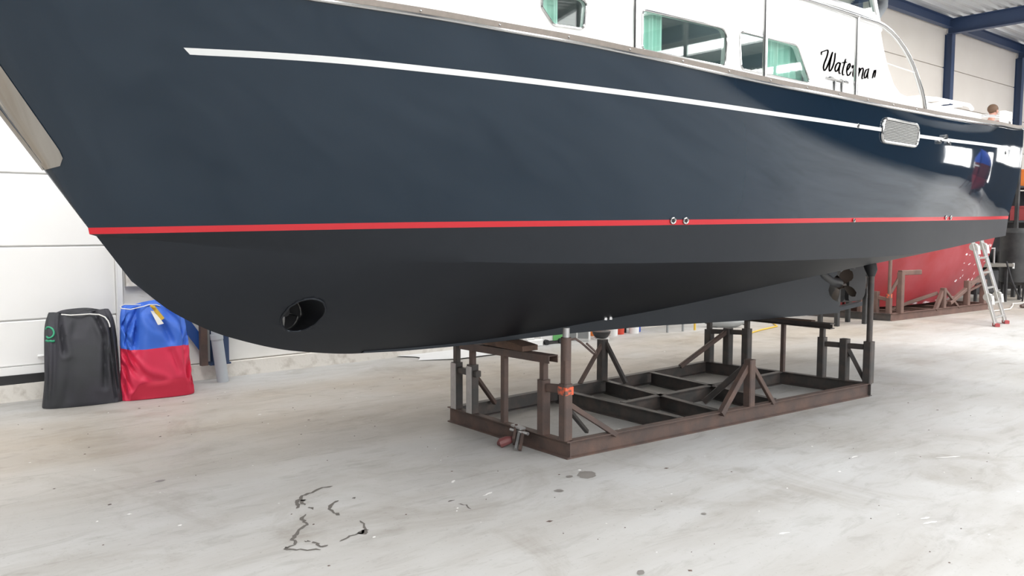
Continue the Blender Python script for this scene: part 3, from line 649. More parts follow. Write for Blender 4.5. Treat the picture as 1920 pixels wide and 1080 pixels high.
def window(loop, ymap, curt, lab):
    wn = obj('window', MB().tube([(u, ymap(u) - .022, v) for u, v in loop], .007, 6, closed=True), 'steel', boat, label=lab)
    obj('pane', flat2d([loop], .006, lambda u, v, w_: (u, ymap(u) + w_ - .012, v)), 'glass', wn)
    for a, b in curt:
        n = 60; za = min(v for _, v in loop) - .04; zb = max(v for _, v in loop) + .03
        rows = [[(a + (b-a)*i/n, ymap(a + (b-a)*i/n) + .075 + .02*math.sin((a+(b-a)*i/n)*75 + .3*math.sin(17*i)), z) for i in range(n+1)] for z in (za, (za+zb)/2, zb)]
        obj('curtain', MB().grid(rows), 'curtain', wn, label='pale mint curtain')
window(W1, lambda x: YC - fwdmap(x), [(3.2, 3.44)], 'small forward cabin window with slanted front edge')
window(W2, lambda x: YM, [(3.96, 4.30)], 'large middle cabin window, curtain at its front half')
window(W3, lambda x: YM, [(5.42, 5.95)], 'aft cabin window with sloping back edge, curtain at its aft half')
# rails
for x, zt in ((3.66, 3.2), (4.83, 3.2), (5.99, 3.2)):
    b0 = shr(x, -.04, .03); st = obj('stanchion', MB().tube([b0, (x, b0.y, zt)], .0165, 12), 'steel', boat)
    obj('foot', MB().cyl((x, b0.y, b0.z), (x, b0.y, b0.z + .02), .03, 14), 'steel', st)
hr = [Vector((x, YC - float(bS(x)) + .04, 3.2 + max(0, 3.66 - x)*.06)) for x in np.linspace(.9, 5.9, 24)]
hr += [Vector((x, 3.193 + (x-5.9)*.018, z)) for x, z in ((6.1,3.2),(6.28,3.203),(6.40,3.195),(6.52,3.172),(6.64,3.135),(6.76,3.08),(6.86,3.02),(6.95,2.95),(7.03,2.87),(7.10,2.79),(7.15,2.72),(7.19,2.63))]
obj('handrail', MB().tube(hr, .0185, 12), 'steel', boat, label='bent tubular handrail dropping to the deck aft')
obj('middle_wire', MB().tube([(5.99, 3.193, 2.93), (7.0, 3.21, 2.905)], .004, 6), 'whiteplastic', boat)
cl = obj('mooring_cleat', MB().tube([(5.66,3.24,2.718),(5.70,3.24,2.722),(5.94,3.25,2.722),(5.975,3.25,2.718)], [.012,.016,.016,.012], 10), 'steel', boat)
for x in (5.78, 5.885): obj('post', MB().cyl((x, 3.245, 2.60), (x, 3.245, 2.72), .013, 10), 'steel', cl)
# bathing ladder folded on the aft coaming
fl = obj('folded_bathing_ladder', MB().tube([(7.9,3.60,2.84),(8.3,3.60,2.865),(9.12,3.63,2.885),(9.2,3.63,2.85)], .018, 10).tube([(7.9,3.9,2.84),(8.3,3.9,2.865),(9.12,3.9,2.885),(9.2,3.9,2.85)], .018, 10), 'whiteplastic', boat, label='white tubular bathing ladder folded flat on the aft coaming')
for x in (8.0, 8.3, 8.6, 8.9): obj('rung', MB().tube([(x,3.61,2.86),(x,3.9,2.86)], .014, 8), 'whiteplastic', fl)
# stern fittings
sf = obj('stern_fairlead', flat2d([rounded([(9.66,2.69),(10.15,2.70),(10.15,2.90),(9.66,2.865)], .04), rounded([(9.93,2.745),(10.1,2.75),(10.1,2.87),(9.93,2.86)], .03)], .05, lambda u, v, w_: (u, 3.56 + (u - 9.9) * .2 + w_, v)), 'whiteplastic', boat)
obj('roller', MB().cyl((9.94, 3.57, 2.775), (10.09, 3.60, 2.775), .022, 12), 'darksteel', sf)
obj('stern_rail', MB().tube([(10.2,3.66,2.72),(10.2,3.66,2.86),(10.25,3.9,2.90),(10.25,5.8,2.90),(10.2,6.04,2.86),(10.2,6.04,2.72)], .015, 10), 'steel', boat)
# the name in script on the cabin side
LET = [[[(6.077,2.983),(6.076,3.002),(6.112,3.014),(6.156,3.029),(6.173,3.022),(6.157,2.977),(6.12,2.917),(6.113,2.882),(6.132,2.868),(6.168,2.904),(6.21,2.971),(6.24,3.023)],[(6.24,3.023),(6.213,2.953),(6.198,2.889),(6.212,2.873),(6.247,2.908),(6.273,2.96),(6.283,3.023)]],
[[(6.364,2.948),(6.334,2.954),(6.303,2.933),(6.286,2.9),(6.299,2.88),(6.325,2.893),(6.353,2.927),(6.366,2.953)],[(6.366,2.953),(6.351,2.908),(6.351,2.875),(6.371,2.872)]],
[[(6.446,2.996),(6.419,2.935),(6.403,2.892),(6.408,2.867),(6.428,2.869)],[(6.392,2.961),(6.464,2.973)]],
[[(6.48,2.91),(6.511,2.94),(6.52,2.963),(6.5,2.965),(6.476,2.935),(6.469,2.896),(6.485,2.872),(6.51,2.877),(6.539,2.906)]],
[[(6.544,2.95),(6.568,2.96),(6.555,2.938),(6.588,2.955),(6.598,2.944)],[(6.594,2.956),(6.572,2.908),(6.571,2.876),(6.594,2.875),(6.614,2.891)]],
[[(6.637,2.942),(6.615,2.881)],[(6.628,2.909),(6.655,2.945),(6.675,2.946),(6.657,2.883)],[(6.667,2.907),(6.705,2.953),(6.736,2.947),(6.717,2.877),(6.735,2.873)]],
[[(6.846,2.968),(6.812,2.956),(6.788,2.921),(6.79,2.89),(6.816,2.898),(6.84,2.937),(6.856,2.973)],[(6.856,2.973),(6.841,2.92),(6.848,2.890)]],
[[(6.922,2.963),(6.894,2.895)],[(6.903,2.927),(6.936,2.963),(6.947,2.959),(6.931,2.905)]]]
LET[6] = [[(u - .03, v - .008) for u, v in s_] for s_ in LET[6]]
root = None
for li, strokes in enumerate(LET):
    mb = MB()
    for s_ in strokes:
        P = [Vector(p) for p in s_]; Q = []
        for i in range(len(P) - 1):          # catmull-rom smoothing
            p0 = P[max(i-1, 0)]; p1 = P[i]; p2 = P[i+1]; p3 = P[min(i+2, len(P)-1)]
            for k in range(5):
                t_ = k / 5; Q.append(.5*((2*p1)+(p2-p0)*t_+(2*p0-5*p1+4*p2-p3)*t_*t_+(3*p1-p0-3*p2+p3)*t_**3))
        Q.append(P[-1]); nib = Vector((.0085, .0025)); nib2 = Vector((-.0022, .0035))
        rows = [[(p.x + k*nib.x + j*nib2.x, YM - .0225, p.y + k*nib.y + j*nib2.y) for p in Q] for k, j in ((-1,-1),(1,-1),(1,1),(-1,1),(-1,-1))]
        mb.grid([[(a, YM - .0235, c) for a, _, c in r] for r in rows])
    if root is None:
        root = bpy.data.objects.new('name_lettering', None); C.objects.link(root); root.parent = boat; root.location = Vector((6.5, YM - .022, 2.87)) - wloc(boat)
        root['label'] = 'black script lettering on the white cabin side'
    obj('letter', mb, 'letter', root, sm=False)

# ================================================================== steel cradle under the yacht
cr = thing('boat_cradle', 'rusty steel boat cradle frame with posts under the navy yacht', 'cradle', (5.8, 4.85, 0))
L_, N_, R_, B_ = (4.0, 5.59), (3.99, 4.18), (7.74, 3.90), (7.57, 5.70)
HB = .128
def beam(a, b, m='rust', parent=None, wd=.062, z=None):
    z = HB / 2 if z is None else z
    return obj('beam', MB().ibeam((*a, z), (*b, z), wd, HB, .008), m, parent or cr, sm=False, origin=(a[0], a[1], 0))
beam((3.99, 4.15), (4.0, 5.62)); beam(N_, R_); beam(L_, B_, 'darksteel'); beam((7.74, 3.87), (7.57, 5.73), 'darksteel')
beam((5.20, 5.58), (5.18, 4.14), 'darksteel'); beam((5.86, 5.60), (5.62, 4.10), 'darksteel'); beam((6.56, 5.62), (6.38, 4.06), 'darksteel')
beam((5.24, 4.81), (7.62, 4.79), 'darksteel')
obj('corner_plate', MB().tube([(3.975,4.15,HB/2),(3.975,4.15,HB/2+.001)], .005, 6), 'rust', cr)
def post(x, y, zo, zi=None, wo=.075, wi=.048, m='rust', mi='rust', base=HB, rnd=False, extra=None):
    p = obj('post', MB().bar((x, y, base), (x, y, zo), wo, wo, (0, 1, 0)), m, cr, sm=False, origin=(x, y, base))
    if zi:
        mb = MB().cyl((x, y, zo - .1), (x, y, zi), wi/2, 14) if rnd else MB().bar((x, y, zo - .1), (x, y, zi), wi, wi, (0, 1, 0))
        obj('inner_tube', mb, mi, p, sm=rnd)
    return p
p1 = post(4.0, 5.525, .515, .83, m='darksteel', mi='darksteel'); p2 = post(4.0, 5.309, .524, .67, wi=.045, m='darksteel')
for p, y in ((p1, 5.525), (p2, 5.309)):      # bare bright flank of the two channel posts
    obj('galvanised_face', MB().box((4.0 - .0405, y - .036, HB), (4.0 - .0376, y + .036, .51)), 'galv', p, sm=False, label='bare pale metal flank')
post(3.995, 4.894, .66, wo=.047)
post(3.992, 4.438, .529, .68, wi=.05)
p4 = post(3.99, 4.204, .533, .74, wi=.058)
obj('orange_mark', MB().box((3.99-.0395, 4.204-.0395, .455), (3.99+.0395, 4.204+.0395, .512)), 'orange', p4, sm=False, label='worn orange paint band')
obj('collar', MB().cyl((3.99,4.204,.70), (3.99,4.204,.862), .037, 16), 'rust', p4)
obj('screw_tube', MB().cyl((3.99,4.204,.86), (3.99,4.204,.93), .025, 16), 'galv', p4, label='pale galvanised tube on top')
obj('hook', MB().tube([(4.01,4.19,.845),(4.05,4.17,.85),(4.09,4.15,.82),(4.15,4.11,.755),(4.165,4.10,.74),(4.17,4.09,.745),(4.165,4.085,.757),(4.10,4.11,.82)], .008, 8), 'rust', p4)
post(5.854, 5.647, .531, m='darksteel', wo=.085)
post(5.962, 4.033, .524, m='rust', wo=.075)
for x, y, zo, zi, wo in ((7.574,5.657,.493,.66,.085), (7.596,5.424,.527,None,.085), (7.617,5.198,.542,.66,.085)):
    post(x, y, zo, zi, wo, .05, 'darksteel', 'darksteel')
post(7.657, 4.782, .62, wo=.042)
post(7.696, 4.365, .531, .64, .075, .048, 'darksteel', 'darksteel'); post(7.718, 4.137, .536, None, .08, m='darksteel')
p7 = post(7.74, 3.902, .533, 1.20, .082, .055, 'darksteel', 'darksteel', rnd=True)
obj('head_pad', MB().tube([(7.74,3.902,1.16),(7.75,3.91,1.22),(7.76,3.93,1.27)], [.03,.055,.06], 12), 'rubber', p7)
def bar(n_, a, b, wd, m='rust', ht=None): return obj(n_, MB().bar(a, b, wd, ht), m, cr, sm=False, origin=a)
bar('link_bar', (4.0,5.49,.455), (4.0,5.23,.455), .05, 'darksteel'); bar('link_bar', (3.99,4.40,.475), (3.99,4.24,.49), .035, 'rust', .06)
bar('link_bar', (7.56,5.68,.47), (7.62,5.17,.50), .05, 'darksteel'); bar('link_bar', (7.70,4.33,.465), (7.735,3.93,.475), .045, 'darksteel', .05)
bar('brace', (4.03,5.33,.44), (4.42,5.55,.11), .035); bar('brace', (4.02,4.20,.38), (4.43,4.13,.11), .038); bar('brace', (4.02,4.23,.36), (4.5,4.5,.05), .03, 'darksteel')
bar('brace', (5.84,5.63,.50), (5.55,5.655,.12), .035); bar('brace', (5.87,5.62,.50), (5.93,5.40,.12), .04, 'darksteel')
bar('brace', (5.95,4.05,.47), (5.58,4.04,.11), .052); bar('brace', (5.97,4.02,.48), (6.25,3.985,.12), .038); bar('brace', (5.95,4.07,.46), (5.87,4.42,.11), .05, 'darksteel')
bar('brace', (7.59,5.42,.50), (7.10,5.68,.12), .045); bar('brace', (7.71,4.12,.48), (7.80,3.95,.11), .04, 'darksteel')
cb1 = obj('cross_beam', MB().sweep([(-.045,-.028),(-.038,-.028),(-.038,.021),(.038,.021),(.038,-.028),(.045,-.028),(.045,.028),(-.045,.028)], (4.0, 5.43, .668), (4.0, 4.345, .688)), 'rust', cr, sm=False, origin=(4.0, 4.9, .66))
cb2 = obj('cross_beam', MB().ibeam((7.63, 5.24, .655), (7.65, 4.235, .655), .09, .055, .008), 'darksteel', cr, sm=False, origin=(7.63, 4.8, .63))
for i in range(9):
    pass
o = obj('beam_marking', MB().box((7.35,3.893,.07), (7.50,3.8935,.09)), 'chip', cr, sm=False, label='smudged white chalk number on the beam end') if False else None
# hardwood blocks on the cross beams
mb = MB(); rows = []
for i in range(13):
    y = 4.60 + .62 * i / 12; t_ = .028 + .018 * (1 - abs(i/6 - 1)**2); w2 = .075 - .02 * (i / 12)
    rows.append([(4.0-w2, y, .718), (4.0-w2*1.03, y, .722 + t_*1.25), (4.0+w2, y, .722 + t_*1.25), (4.0+w2, y, .718)])
for r in rows: r.append(r[0])
mb.grid(rows); mb.add([rows[0][k] for k in range(4)], [(3,2,1,0)]); mb.add([rows[-1][k] for k in range(4)], [(0,1,2,3)])
tag(obj('wooden_block', mb, 'wood', sm=False), 'rough brown wooden block between near cross beam and keel', 'block')
tag(obj('wooden_plank', MB().bar((7.62, 4.98, .6885), (7.66, 4.45, .6885), .09, .010), 'wood', sm=False), 'thin dark wooden packing plank on the far cross beam', 'plank')
# beam clamp lying against the near beam
bc = thing('beam_clamp', 'rusty iron clamp with red jaw hanging on the near cradle beam', 'clamp', (3.90, 4.62, 0))
obj('jaw', MB().tube([(3.90,4.66,.06),(3.84,4.68,.05),(3.80,4.70,.035),(3.80,4.72,.03)], [.02,.035,.036,.02], 10), 'dullred', bc, label='dull red jaw')
obj('plate', MB().bar((3.955,4.70,.13), (3.86,4.62,.05), .02, .07), 'rust', bc, sm=False)
for dy in (0, -.045):
    obj('arm', MB().bar((3.955,4.66+dy,.135), (3.83,4.56+dy,.015), .022, .02), 'galv' if dy == 0 else 'rust', bc, sm=False)
obj('bolt', MB().cyl((3.93,4.74,.11), (3.93,4.54,.115), .013, 8), 'galv', bc)
obj('hook_end', MB().bar((3.955,4.735,.142), (3.93,4.60,.142), .05, .016), 'galv', bc, sm=False)

# ================================================================== fender bags by the door
def bag_rows(cx, cy, rot, half, depth, H, lean, folds, nz=46, na=132, top=.55, zsplit=(0, 1), peak=0.0, base=1.06, seed=1, creases=()):
    rr = random.Random(seed); ph = [(rr.uniform(0, 6.28), rr.choice([3,4,5,7,9,11]), rr.uniform(.3, 1)) for _ in range(7)]
    rows = []
    for i in range(nz + 1):
        v = zsplit[0] + (zsplit[1] - zsplit[0]) * i / nz
        shrink = 1.0 if v < .80 else math.sqrt(max(0.0, 1 - ((v - .80) / .20) ** 2 * (1 - top)))
        wv = half * (base - (base - 1) * min(1, v * 3)) * (1 - .10 * v) * (.75 + .25 * shrink)
        dv = depth * (.9 + .25 * math.sin(math.pi * min(1, v * 1.15))) * shrink
        row = []
        for k in range(na):
            a = 2 * math.pi * k / na; ca, sa = math.cos(a), math.sin(a)
            ex = .62; x = wv * math.copysign(abs(ca) ** ex, ca); y = dv * math.copysign(abs(sa) ** ex, sa)
            f = sum(am * math.sin(n_ * a * 1.0 + p + 5.5 * v * math.sin(p)) for p, n_, am in ph) * folds * (.35 + .9 * v) * (1 if v > .02 else .4)
            x += f * ca * .6; y += f * (sa if abs(sa) > .2 else .2)
            z = v * H + (peak * math.exp(-((x / half - .25) / .7) ** 2) * max(0, v - .6) / .4) + .012 * math.sin(3 * a + seed) * v
            if sa < 0:                       # creases pressed into the side that faces the hall
                u = (a - math.pi) / math.pi
                for (u0, v0, u1, v1, wd, dp) in creases:
                    ex_, ey_ = u1 - u0, v1 - v0; tt = max(0, min(1, ((u - u0) * ex_ + (v - v0) * ey_) / (ex_ * ex_ + ey_ * ey_)))
                    d = math.hypot(u - u0 - ex_ * tt, (v - v0 - ey_ * tt) * .8) / wd; fd = math.sin(math.pi * (.08 + .84 * tt)) ** .5
                    y += 1.6 * dp * fd * (math.exp(-d * d) - .45 * math.exp(-(d - 2) ** 2))
            y += lean * v * v
            row.append((cx + x*math.cos(rot) - y*math.sin(rot), cy + x*math.sin(rot) + y*math.cos(rot), max(z, 0.002)))
        rows.append(row)
    return rows
def capped(rows, top=True, bottom=True):
    mb = MB().grid(rows, True); n = len(rows[0])
    for row, on, dz in ((rows[-1], top, -.015), (rows[0], bottom, 0)):
        if on:
            c = np.mean(np.array(row), 0); c[2] += dz
            mid = [tuple(np.array(p) * .5 + c * .5 + np.array((0, 0, dz * .5 + (R.uniform(-.008, .008) if top and dz else 0)))) for p in row]
            mb.grid([row, mid], True); mb.add(mid + [tuple(c)], [(k, (k+1) % n, n) for k in range(n)])
    return mb
BR = math.radians(-8)
bk = thing('sail_bag', 'dark grey cloth bag with green ring mark leaning on the white door', 'bag', (1.78, 8.35, 0))
body_rows = bag_rows(1.78, 8.33, BR, .315, .155, .83, .20, .010, seed=3, top=.25, peak=.02, creases=((.36,1.0,.40,.60,.022,.030),(.60,.98,.67,.74,.024,.034),(.67,.74,.62,.20,.026,.022),(.30,.75,.27,.1,.03,.012),(.78,.9,.80,.15,.024,.020),(.72,.6,.74,.05,.018,.016),(.50,.95,.48,.78,.02,.018),(.88,.95,.90,.3,.022,.018),(.45,.5,.42,.1,.03,.010),(.15,.62,.17,.1,.03,.010)))
obj('cloth_body', capped(body_rows), 'blackcloth', bk, ang=60)
def front(rows, u, v, off=.006):
    """point on the camera side of the bag skin: u across 0..1, v up 0..1"""
    n = len(rows[0]); i = min(int(v * (len(rows) - 1)), len(rows) - 2); f = v * (len(rows) - 1) - i
    k = n / 2 + n / 2 * u; k0 = int(k) % n; g = k - int(k)
    def at(r): return Vector(r[k0]) * (1 - g) + Vector(r[(k0 + 1) % n]) * g
    p = at(rows[i]) * (1 - f) + at(rows[i + 1]) * f
    return p + Vector((math.sin(BR) * off * -1, -off, 0))
ring = [front(body_rows, .20 + .085 * math.cos(a) , .80 + .055 * math.sin(a), .004) for a in np.linspace(-2.3, 2.5, 22)]
obj('ring_mark', MB().tube(ring, .009, 6), 'green', bk, label='green painted ring mark')
obj('ring_mark_bar', MB().tube([front(body_rows, u, .715 + .004 * math.sin(u * 90), .004) for u in np.linspace(.10, .29, 10)], .010, 6), 'green', bk, label='green painted bar under the ring')
obj('drawcord', MB().tube([front(body_rows, u, v, .026) for u, v in ((.36,.985),(.45,.98),(.55,.975),(.64,.96),(.70,.93),(.735,.89),(.755,.85),(.76,.82))], .0065, 6), 'cord', bk)
rb = thing('fender_bag', 'blue and red cloth bag with white tag beside the dark bag', 'bag', (2.38, 8.28, 0))
RR = dict(cx=2.405, cy=8.27, rot=BR, half=.305, depth=.17, H=.86, lean=.16, base=1.11, folds=.011, seed=11, peak=.05, creases=((.36,.97,.16,.62,.024,.026),(.38,.95,.32,.60,.022,.022),(.44,.96,.60,.62,.026,.022),(.50,.96,.82,.70,.030,.018),(.12,.80,.30,.58,.022,.020),(.96,.72,.84,.56,.022,.022),(.10,.52,.40,.26,.024,.026),(.22,.55,.50,.20,.022,.022),(.08,.40,.30,.14,.022,.022),(.95,.44,.80,.20,.026,.024),(.98,.30,.86,.10,.022,.020),(.12,.20,.26,.04,.022,.018),(.6,.50,.66,.30,.03,.012),(.28,.94,.10,.80,.02,.02)))
low = bag_rows(zsplit=(0, .56), nz=34, top=.3, **RR); upr = bag_rows(zsplit=(.56, 1), nz=34, top=.3, **RR)
obj('lower_cloth', capped(low, top=False), 'redcloth', rb, ang=60, label='bright red lower half of the bag')
obj('upper_cloth', capped(upr, bottom=False), 'bluecloth', rb, ang=60, label='blue upper half of the bag')
rows = []
for j in range(9):
    v = .02 + .30 * j / 8; u0 = .30 + .12 * max(0, v/.32 - .3); u1 = .93 - .10 * max(0, (v/.32 - .5))
    rows.append([front(low, u0 + (u1 - u0) * i / 16, v - .03 * math.sin(math.pi*0) + (.05 * math.sin(math.pi * i / 16) * (j / 8)), .010 - .004*(j==8)) for i in range(17)])
obj('folded_flap', MB().grid(rows), 'redpatch', rb, ang=60, label='darker red folded base flap')
obj('drawcord', MB().tube([(2.13,8.30,.86),(2.20,8.27,.85),(2.30,8.26,.87),(2.37,8.27,.885),(2.43,8.27,.88),(2.47,8.28,.865)], .005, 6).tube([(2.13,8.30,.86),(2.12,8.32,.88),(2.16,8.32,.895),(2.30,8.3,.885)], .004, 6), 'cord', rb)
tg = obj('tag', flat2d([rounded([(2.335,.87),(2.37,.86),(2.445,.74),(2.39,.73)], .006)], .003, lambda u, v, w_: (u + .01, 8.13 + w_ + (v - .74) * .25, v - .03)), 'cord', rb, label='white paper tag')
obj('yellow_tie', MB().bar((2.37,8.165,.875), (2.45,8.14,.75), .035, .006, (0, 1, 0)).bar((2.345,8.16,.885), (2.385,8.15,.865), .03, .02), 'yellow', rb, sm=False)

# ================================================================== things beyond the keel, along the wall foot
o = obj('plastic_sheet', MB().grid([[(5.50+.43*i/1+ .12*math.sin(j), 8.15 + .11*j + .25*(i==0), .006 + .012*abs(math.sin(2.1*i+1.3*j))) for j in range(7)] for i in range(4)]), 'sheet', sm=True)
tag(o, 'crumpled white plastic sheet spread on the floor by the wall', 'sheet')
t = thing('wheeled_compressor', 'white and green machine on black wheels seen below the keel', 'machine', (7.800, 8.460, 0))
obj('housing', MB().bar((7.560, 8.540, .13), (8.040, 8.500, .13), .16, .20), 'whiteplastic', t, sm=False)
obj('side_panel', MB().bar((7.760, 8.440, .12), (7.920, 8.427, .12), .02, .15), 'greenpanel', t, sm=False, label='green side panel')
for x, y in ((7.62, 8.44), (7.87, 8.42)): obj('wheel', MB().cyl((x, y, .036), (x - .01, y - .05, .036), .036, 16), 'rubber', t)
obj('chassis', MB().bar((7.560, 8.440, .035), (8.000, 8.420, .035), .03, .02), 'rubber', t, sm=False)
obj('push_handle', MB().tube([(7.560,8.500,.22),(7.460,8.480,.45),(7.460,8.600,.45),(7.560,8.580,.22)], .014, 8), 'darksteel', t)
t = thing('foam_block', 'white foam blocks stacked between plastic sheet and wheeled machine', 'block', (7.38, 8.44, 0))
obj('lower_block', MB().bar((7.28, 8.47, .045), (7.52, 8.44, .045), .14, .09), 'gelcoat', t, sm=False)
obj('upper_block', MB().bar((7.27, 8.48, .17), (7.40, 8.465, .17), .10, .16), 'gelcoat', t, sm=False)
t = thing('plastic_crate', 'low white crate with grey side panels by the wall foot', 'crate', (8.32, 8.42, 0))
obj('base_tray', MB().bar((8.20, 8.63, .02), (8.40, 8.36, .02), .17, .04), 'whiteplastic', t, sm=False)
for a, b in (((8.13,8.58),(8.22,8.45)), ((8.235,8.43),(8.32,8.31))): obj('side_panel', MB().bar((*a,.09), (*b,.09), .02, .10), 'greymachine', t, sm=False, label='grey side panel')
for x, y in ((8.12,8.59),(8.228,8.44),(8.33,8.30)): obj('corner_post', MB().box((x-.013,y-.013,.02),(x+.013,y+.013,.16)), 'whiteplastic', t, sm=False)
t = thing('grey_basin', 'round dark grey basin on the floor behind the cradle post', 'basin', (8.66, 8.38, 0))
obj('bowl', MB().tube([(8.66,8.38,.012),(8.66,8.38,.03),(8.66,8.38,.08),(8.66,8.38,.11)], [.07,.10,.13,.135], 24), 'darkmachine', t)
obj('base_ring', MB().tube([(8.66,8.38,.0),(8.66,8.38,.012)], [.12,.12], 20), 'whiteplastic', t)
def can(name, x, y, r, h, m, lid, lab):
    t = thing(name, lab, name.split('_')[-1], (x, y, 0)); obj('body', MB().tube([(x,y,0),(x,y,.01),(x,y,h*.97),(x,y,h)], [r*.93,r*.95,r,r], 20), m, t)
    obj('lid', MB().tube([(x,y,h-.005),(x,y,h+.02)], [r*1.05,r*1.05], 20), lid, t)
can('orange_bucket', 8.84, 8.68, .09, .24, 'orangeplastic', 'orangeplastic', 'orange bucket behind the grey basin')
can('white_bucket', 9.04, 8.50, .07, .18, 'whiteplastic', 'greymachine', 'small white bucket between the basin and red paint can')
can('paint_can', 9.24, 8.58, .09, .22, 'redpaint', 'whiteplastic', 'red paint can on the floor below the keel')
can('black_can', 9.42, 8.66, .06, .20, 'rubber', 'rubber', 'black can right of the red paint can')
can('white_can', 9.50, 8.50, .08, .20, 'whiteplastic', 'whiteplastic', 'white can between black can and blue can')
can('blue_can', 9.68, 8.60, .06, .24, 'bluepaint', 'bluepaint', 'blue can at the right end of the row of cans')
t = thing('trestle_table', 'thin legged grey trestle table against the wall past the cans', 'table', (10.3, 8.35, 0))
obj('tabletop', MB().box((9.85, 8.1, .72), (10.9, 8.7, .75)), 'beige', t, sm=False)
for x, y, m_ in ((9.95,8.22,'greymachine'), (10.25,8.16,'greymachine'), (10.52,8.14,'yellow'), (10.8,8.6,'greymachine')): obj('leg', MB().bar((x,y,0),(x,y,.72), .028), m_, t, sm=False)
mb = MB(); rows = []
for i in range(8):
    a = i / 7; r_ = .10 * math.sin(math.pi * (a * .9 + .05)) + .01
    rows.append([(10.95 + .5*a, 8.25 - .35*a + r_*1.3*math.cos(2*math.pi*k/14), max(.002, .08 + r_*math.sin(2*math.pi*k/14) * (1 + .2*math.sin(5*k)))) for k in range(14)])
tag(obj('tarpaulin_bundle', mb.grid(rows, True), 'greymachine'), 'rolled grey tarpaulin on the floor behind the far cradle posts', 'bundle')
tag(obj('rope', MB().tube([(10.5,7.25,.012),(10.8,7.32,.012),(11.3,7.45,.012),(11.9,7.55,.012),(12.3,7.9,.012),(12.6,8.4,.012)], .012, 6), 'yellow'), 'thin yellow rope lying across the floor behind the cradle', 'rope')
tag(obj('electric_cable', MB().tube([(11.7,8.0,.008),(11.75,8.25,.008),(11.9,8.5,.008),(11.95,8.7,.03)], .008, 6), 'rubber'), 'dark cable on the floor near the tarpaulin bundle', 'cable')

# ================================================================== red boat on its own cradle
RY = 7.66
def rline(tab): return [pchip(c) for c in tab]
rb_levels = [  # height and half breadth along the hull
  (pchip([(14.2,.17),(16,.17),(18.6,.30)]), pchip([(14.2,.02),(14.6,.30),(15.4,.52),(16.5,.60),(17.6,.58),(18.6,.48)])),
  (pchip([(14.15,.55),(16,.55),(18.6,.62)]), pchip([(14.15,.03),(14.6,.45),(15.4,.66),(16.5,.74),(17.6,.72),(18.6,.60)])),
  (pchip([(14.05,1.05),(16,1.0),(18.6,1.05)]), pchip([(14.05,.04),(14.6,.62),(15.4,.82),(16.5,.90),(17.6,.88),(18.6,.78)])),
  (pchip([(13.9,1.5),(16,1.42),(18.6,1.45)]), pchip([(13.9,.05),(14.6,.74),(15.4,.92),(16.5,.98),(17.6,.98),(18.6,.88)])),
  (pchip([(13.6,2.3),(16,2.12),(18.6,2.2)]), pchip([(13.6,.05),(14.4,.78),(16,1.0),(17.5,1.02),(18.6,.92)]))]
XSR = [np.linspace(a, 18.6, 40) for a in (14.2, 14.15, 14.05, 13.9, 13.6)]
def rband(ks, close_top=False):
    mb = MB()
    for sg in (-1, 1):
        mb.grid([[(x, RY + sg*float(rb_levels[k][1](x)), float(rb_levels[k][0](x))) for x in XSR[k]] for k in ks])
    n = len(ks); mb.add([(18.6, RY + s_*float(rb_levels[k][1](18.6)), float(rb_levels[k][0](18.6))) for s_ in (-1, 1) for k in ks], [(i, i+1, n+i+1, n+i) for i in range(n-1)])
    return mb
red = thing('red_boat', 'boat with scraped red antifouled hull on a rusty cradle at the right', 'boat', (16, RY, .15))
mb = rband([0, 1, 2, 3]); mb.grid([[(x, RY + s_*float(rb_levels[0][1](x)), float(rb_levels[0][0](x))) for x in XSR[0]] for s_ in (-1, 1)])
obj('red_bottom', mb, 'redhull', red, ang=60)
obj('upper_hull', rband([3, 4]), 'darkhull', red, ang=60)
obj('deck', MB().grid([[(x, RY + s_*float(rb_levels[4][1](x))*.99, float(rb_levels[4][0](x)) - .01) for x in XSR[4]] for s_ in (-1, 0, 1)]), 'gelcoat', red)
mb = MB()
def rsurf(x, z):
    zz = [float(l[0](x)) for l in rb_levels]; bb = [float(l[1](x)) for l in rb_levels]; return (x, RY - float(np.interp(z, zz, bb)) - .004, z)
for k in range(46):
    x = R.uniform(17.0, 18.5) if k < 30 else R.uniform(15.0, 18.0); z = R.uniform(.55, 1.3) if k < 30 else float(rb_levels[0][0](x)) + R.uniform(.01, .05)
    a, b = (R.uniform(.02, .06), R.uniform(.01, .05)) if k < 30 else (R.uniform(.05, .14), .012)
    mb.add([rsurf(x-a, z), rsurf(x, z+b), rsurf(x+a, z+b*.4), rsurf(x+a*.3, z-b*.5)], [(0,1,2,3)])
o = obj('scrape_marks', mb, 'scrape', red, sm=False); o['kind'] = 'stuff'; o['label'] = 'pale scraped patches and missed primer'
rc = thing('red_boat_cradle', 'rust brown steel cradle carrying the red boat', 'cradle', (16, 7.6, 0))
cr = rc
M['rust_main'] = M['rust']; M['rust'] = mat('light_rust', (0.115, 0.07, 0.058), 0.7, noise=(5, (0.17, 0.10, 0.08), 0.35, 0.7))
A_, B2, C2, D2 = (14.17, 6.78), (13.8, 8.5), (17.69, 6.53), (17.6, 8.4)
HB = .13
beam(A_, C2, 'rust'); beam(A_, B2, 'darksteel'); beam(B2, D2, 'darksteel'); beam(C2, D2, 'rust')
for a in (.2, .4, .6, .8):
    beam((A_[0] + (C2[0]-A_[0])*a, A_[1] + (C2[1]-A_[1])*a), (B2[0] + (D2[0]-B2[0])*a, B2[1] + (D2[1]-B2[1])*a), 'rust')
post(14.2, 7.06, .50, None, .09); pj = post(14.2, 6.83, .46, 1.25, .085, .06, rnd=True, extra=None)
obj('orange_mark', MB().cyl((14.2,6.83,.40), (14.2,6.83,.47), .05, 12), 'orange', pj)
post(14.42, 6.74, .84, None, .10); bar('jib', (14.42,6.76,.83), (14.95,6.66,.83), .085); bar('brace', (14.3,6.86,.48), (14.44,6.74,.82), .05)
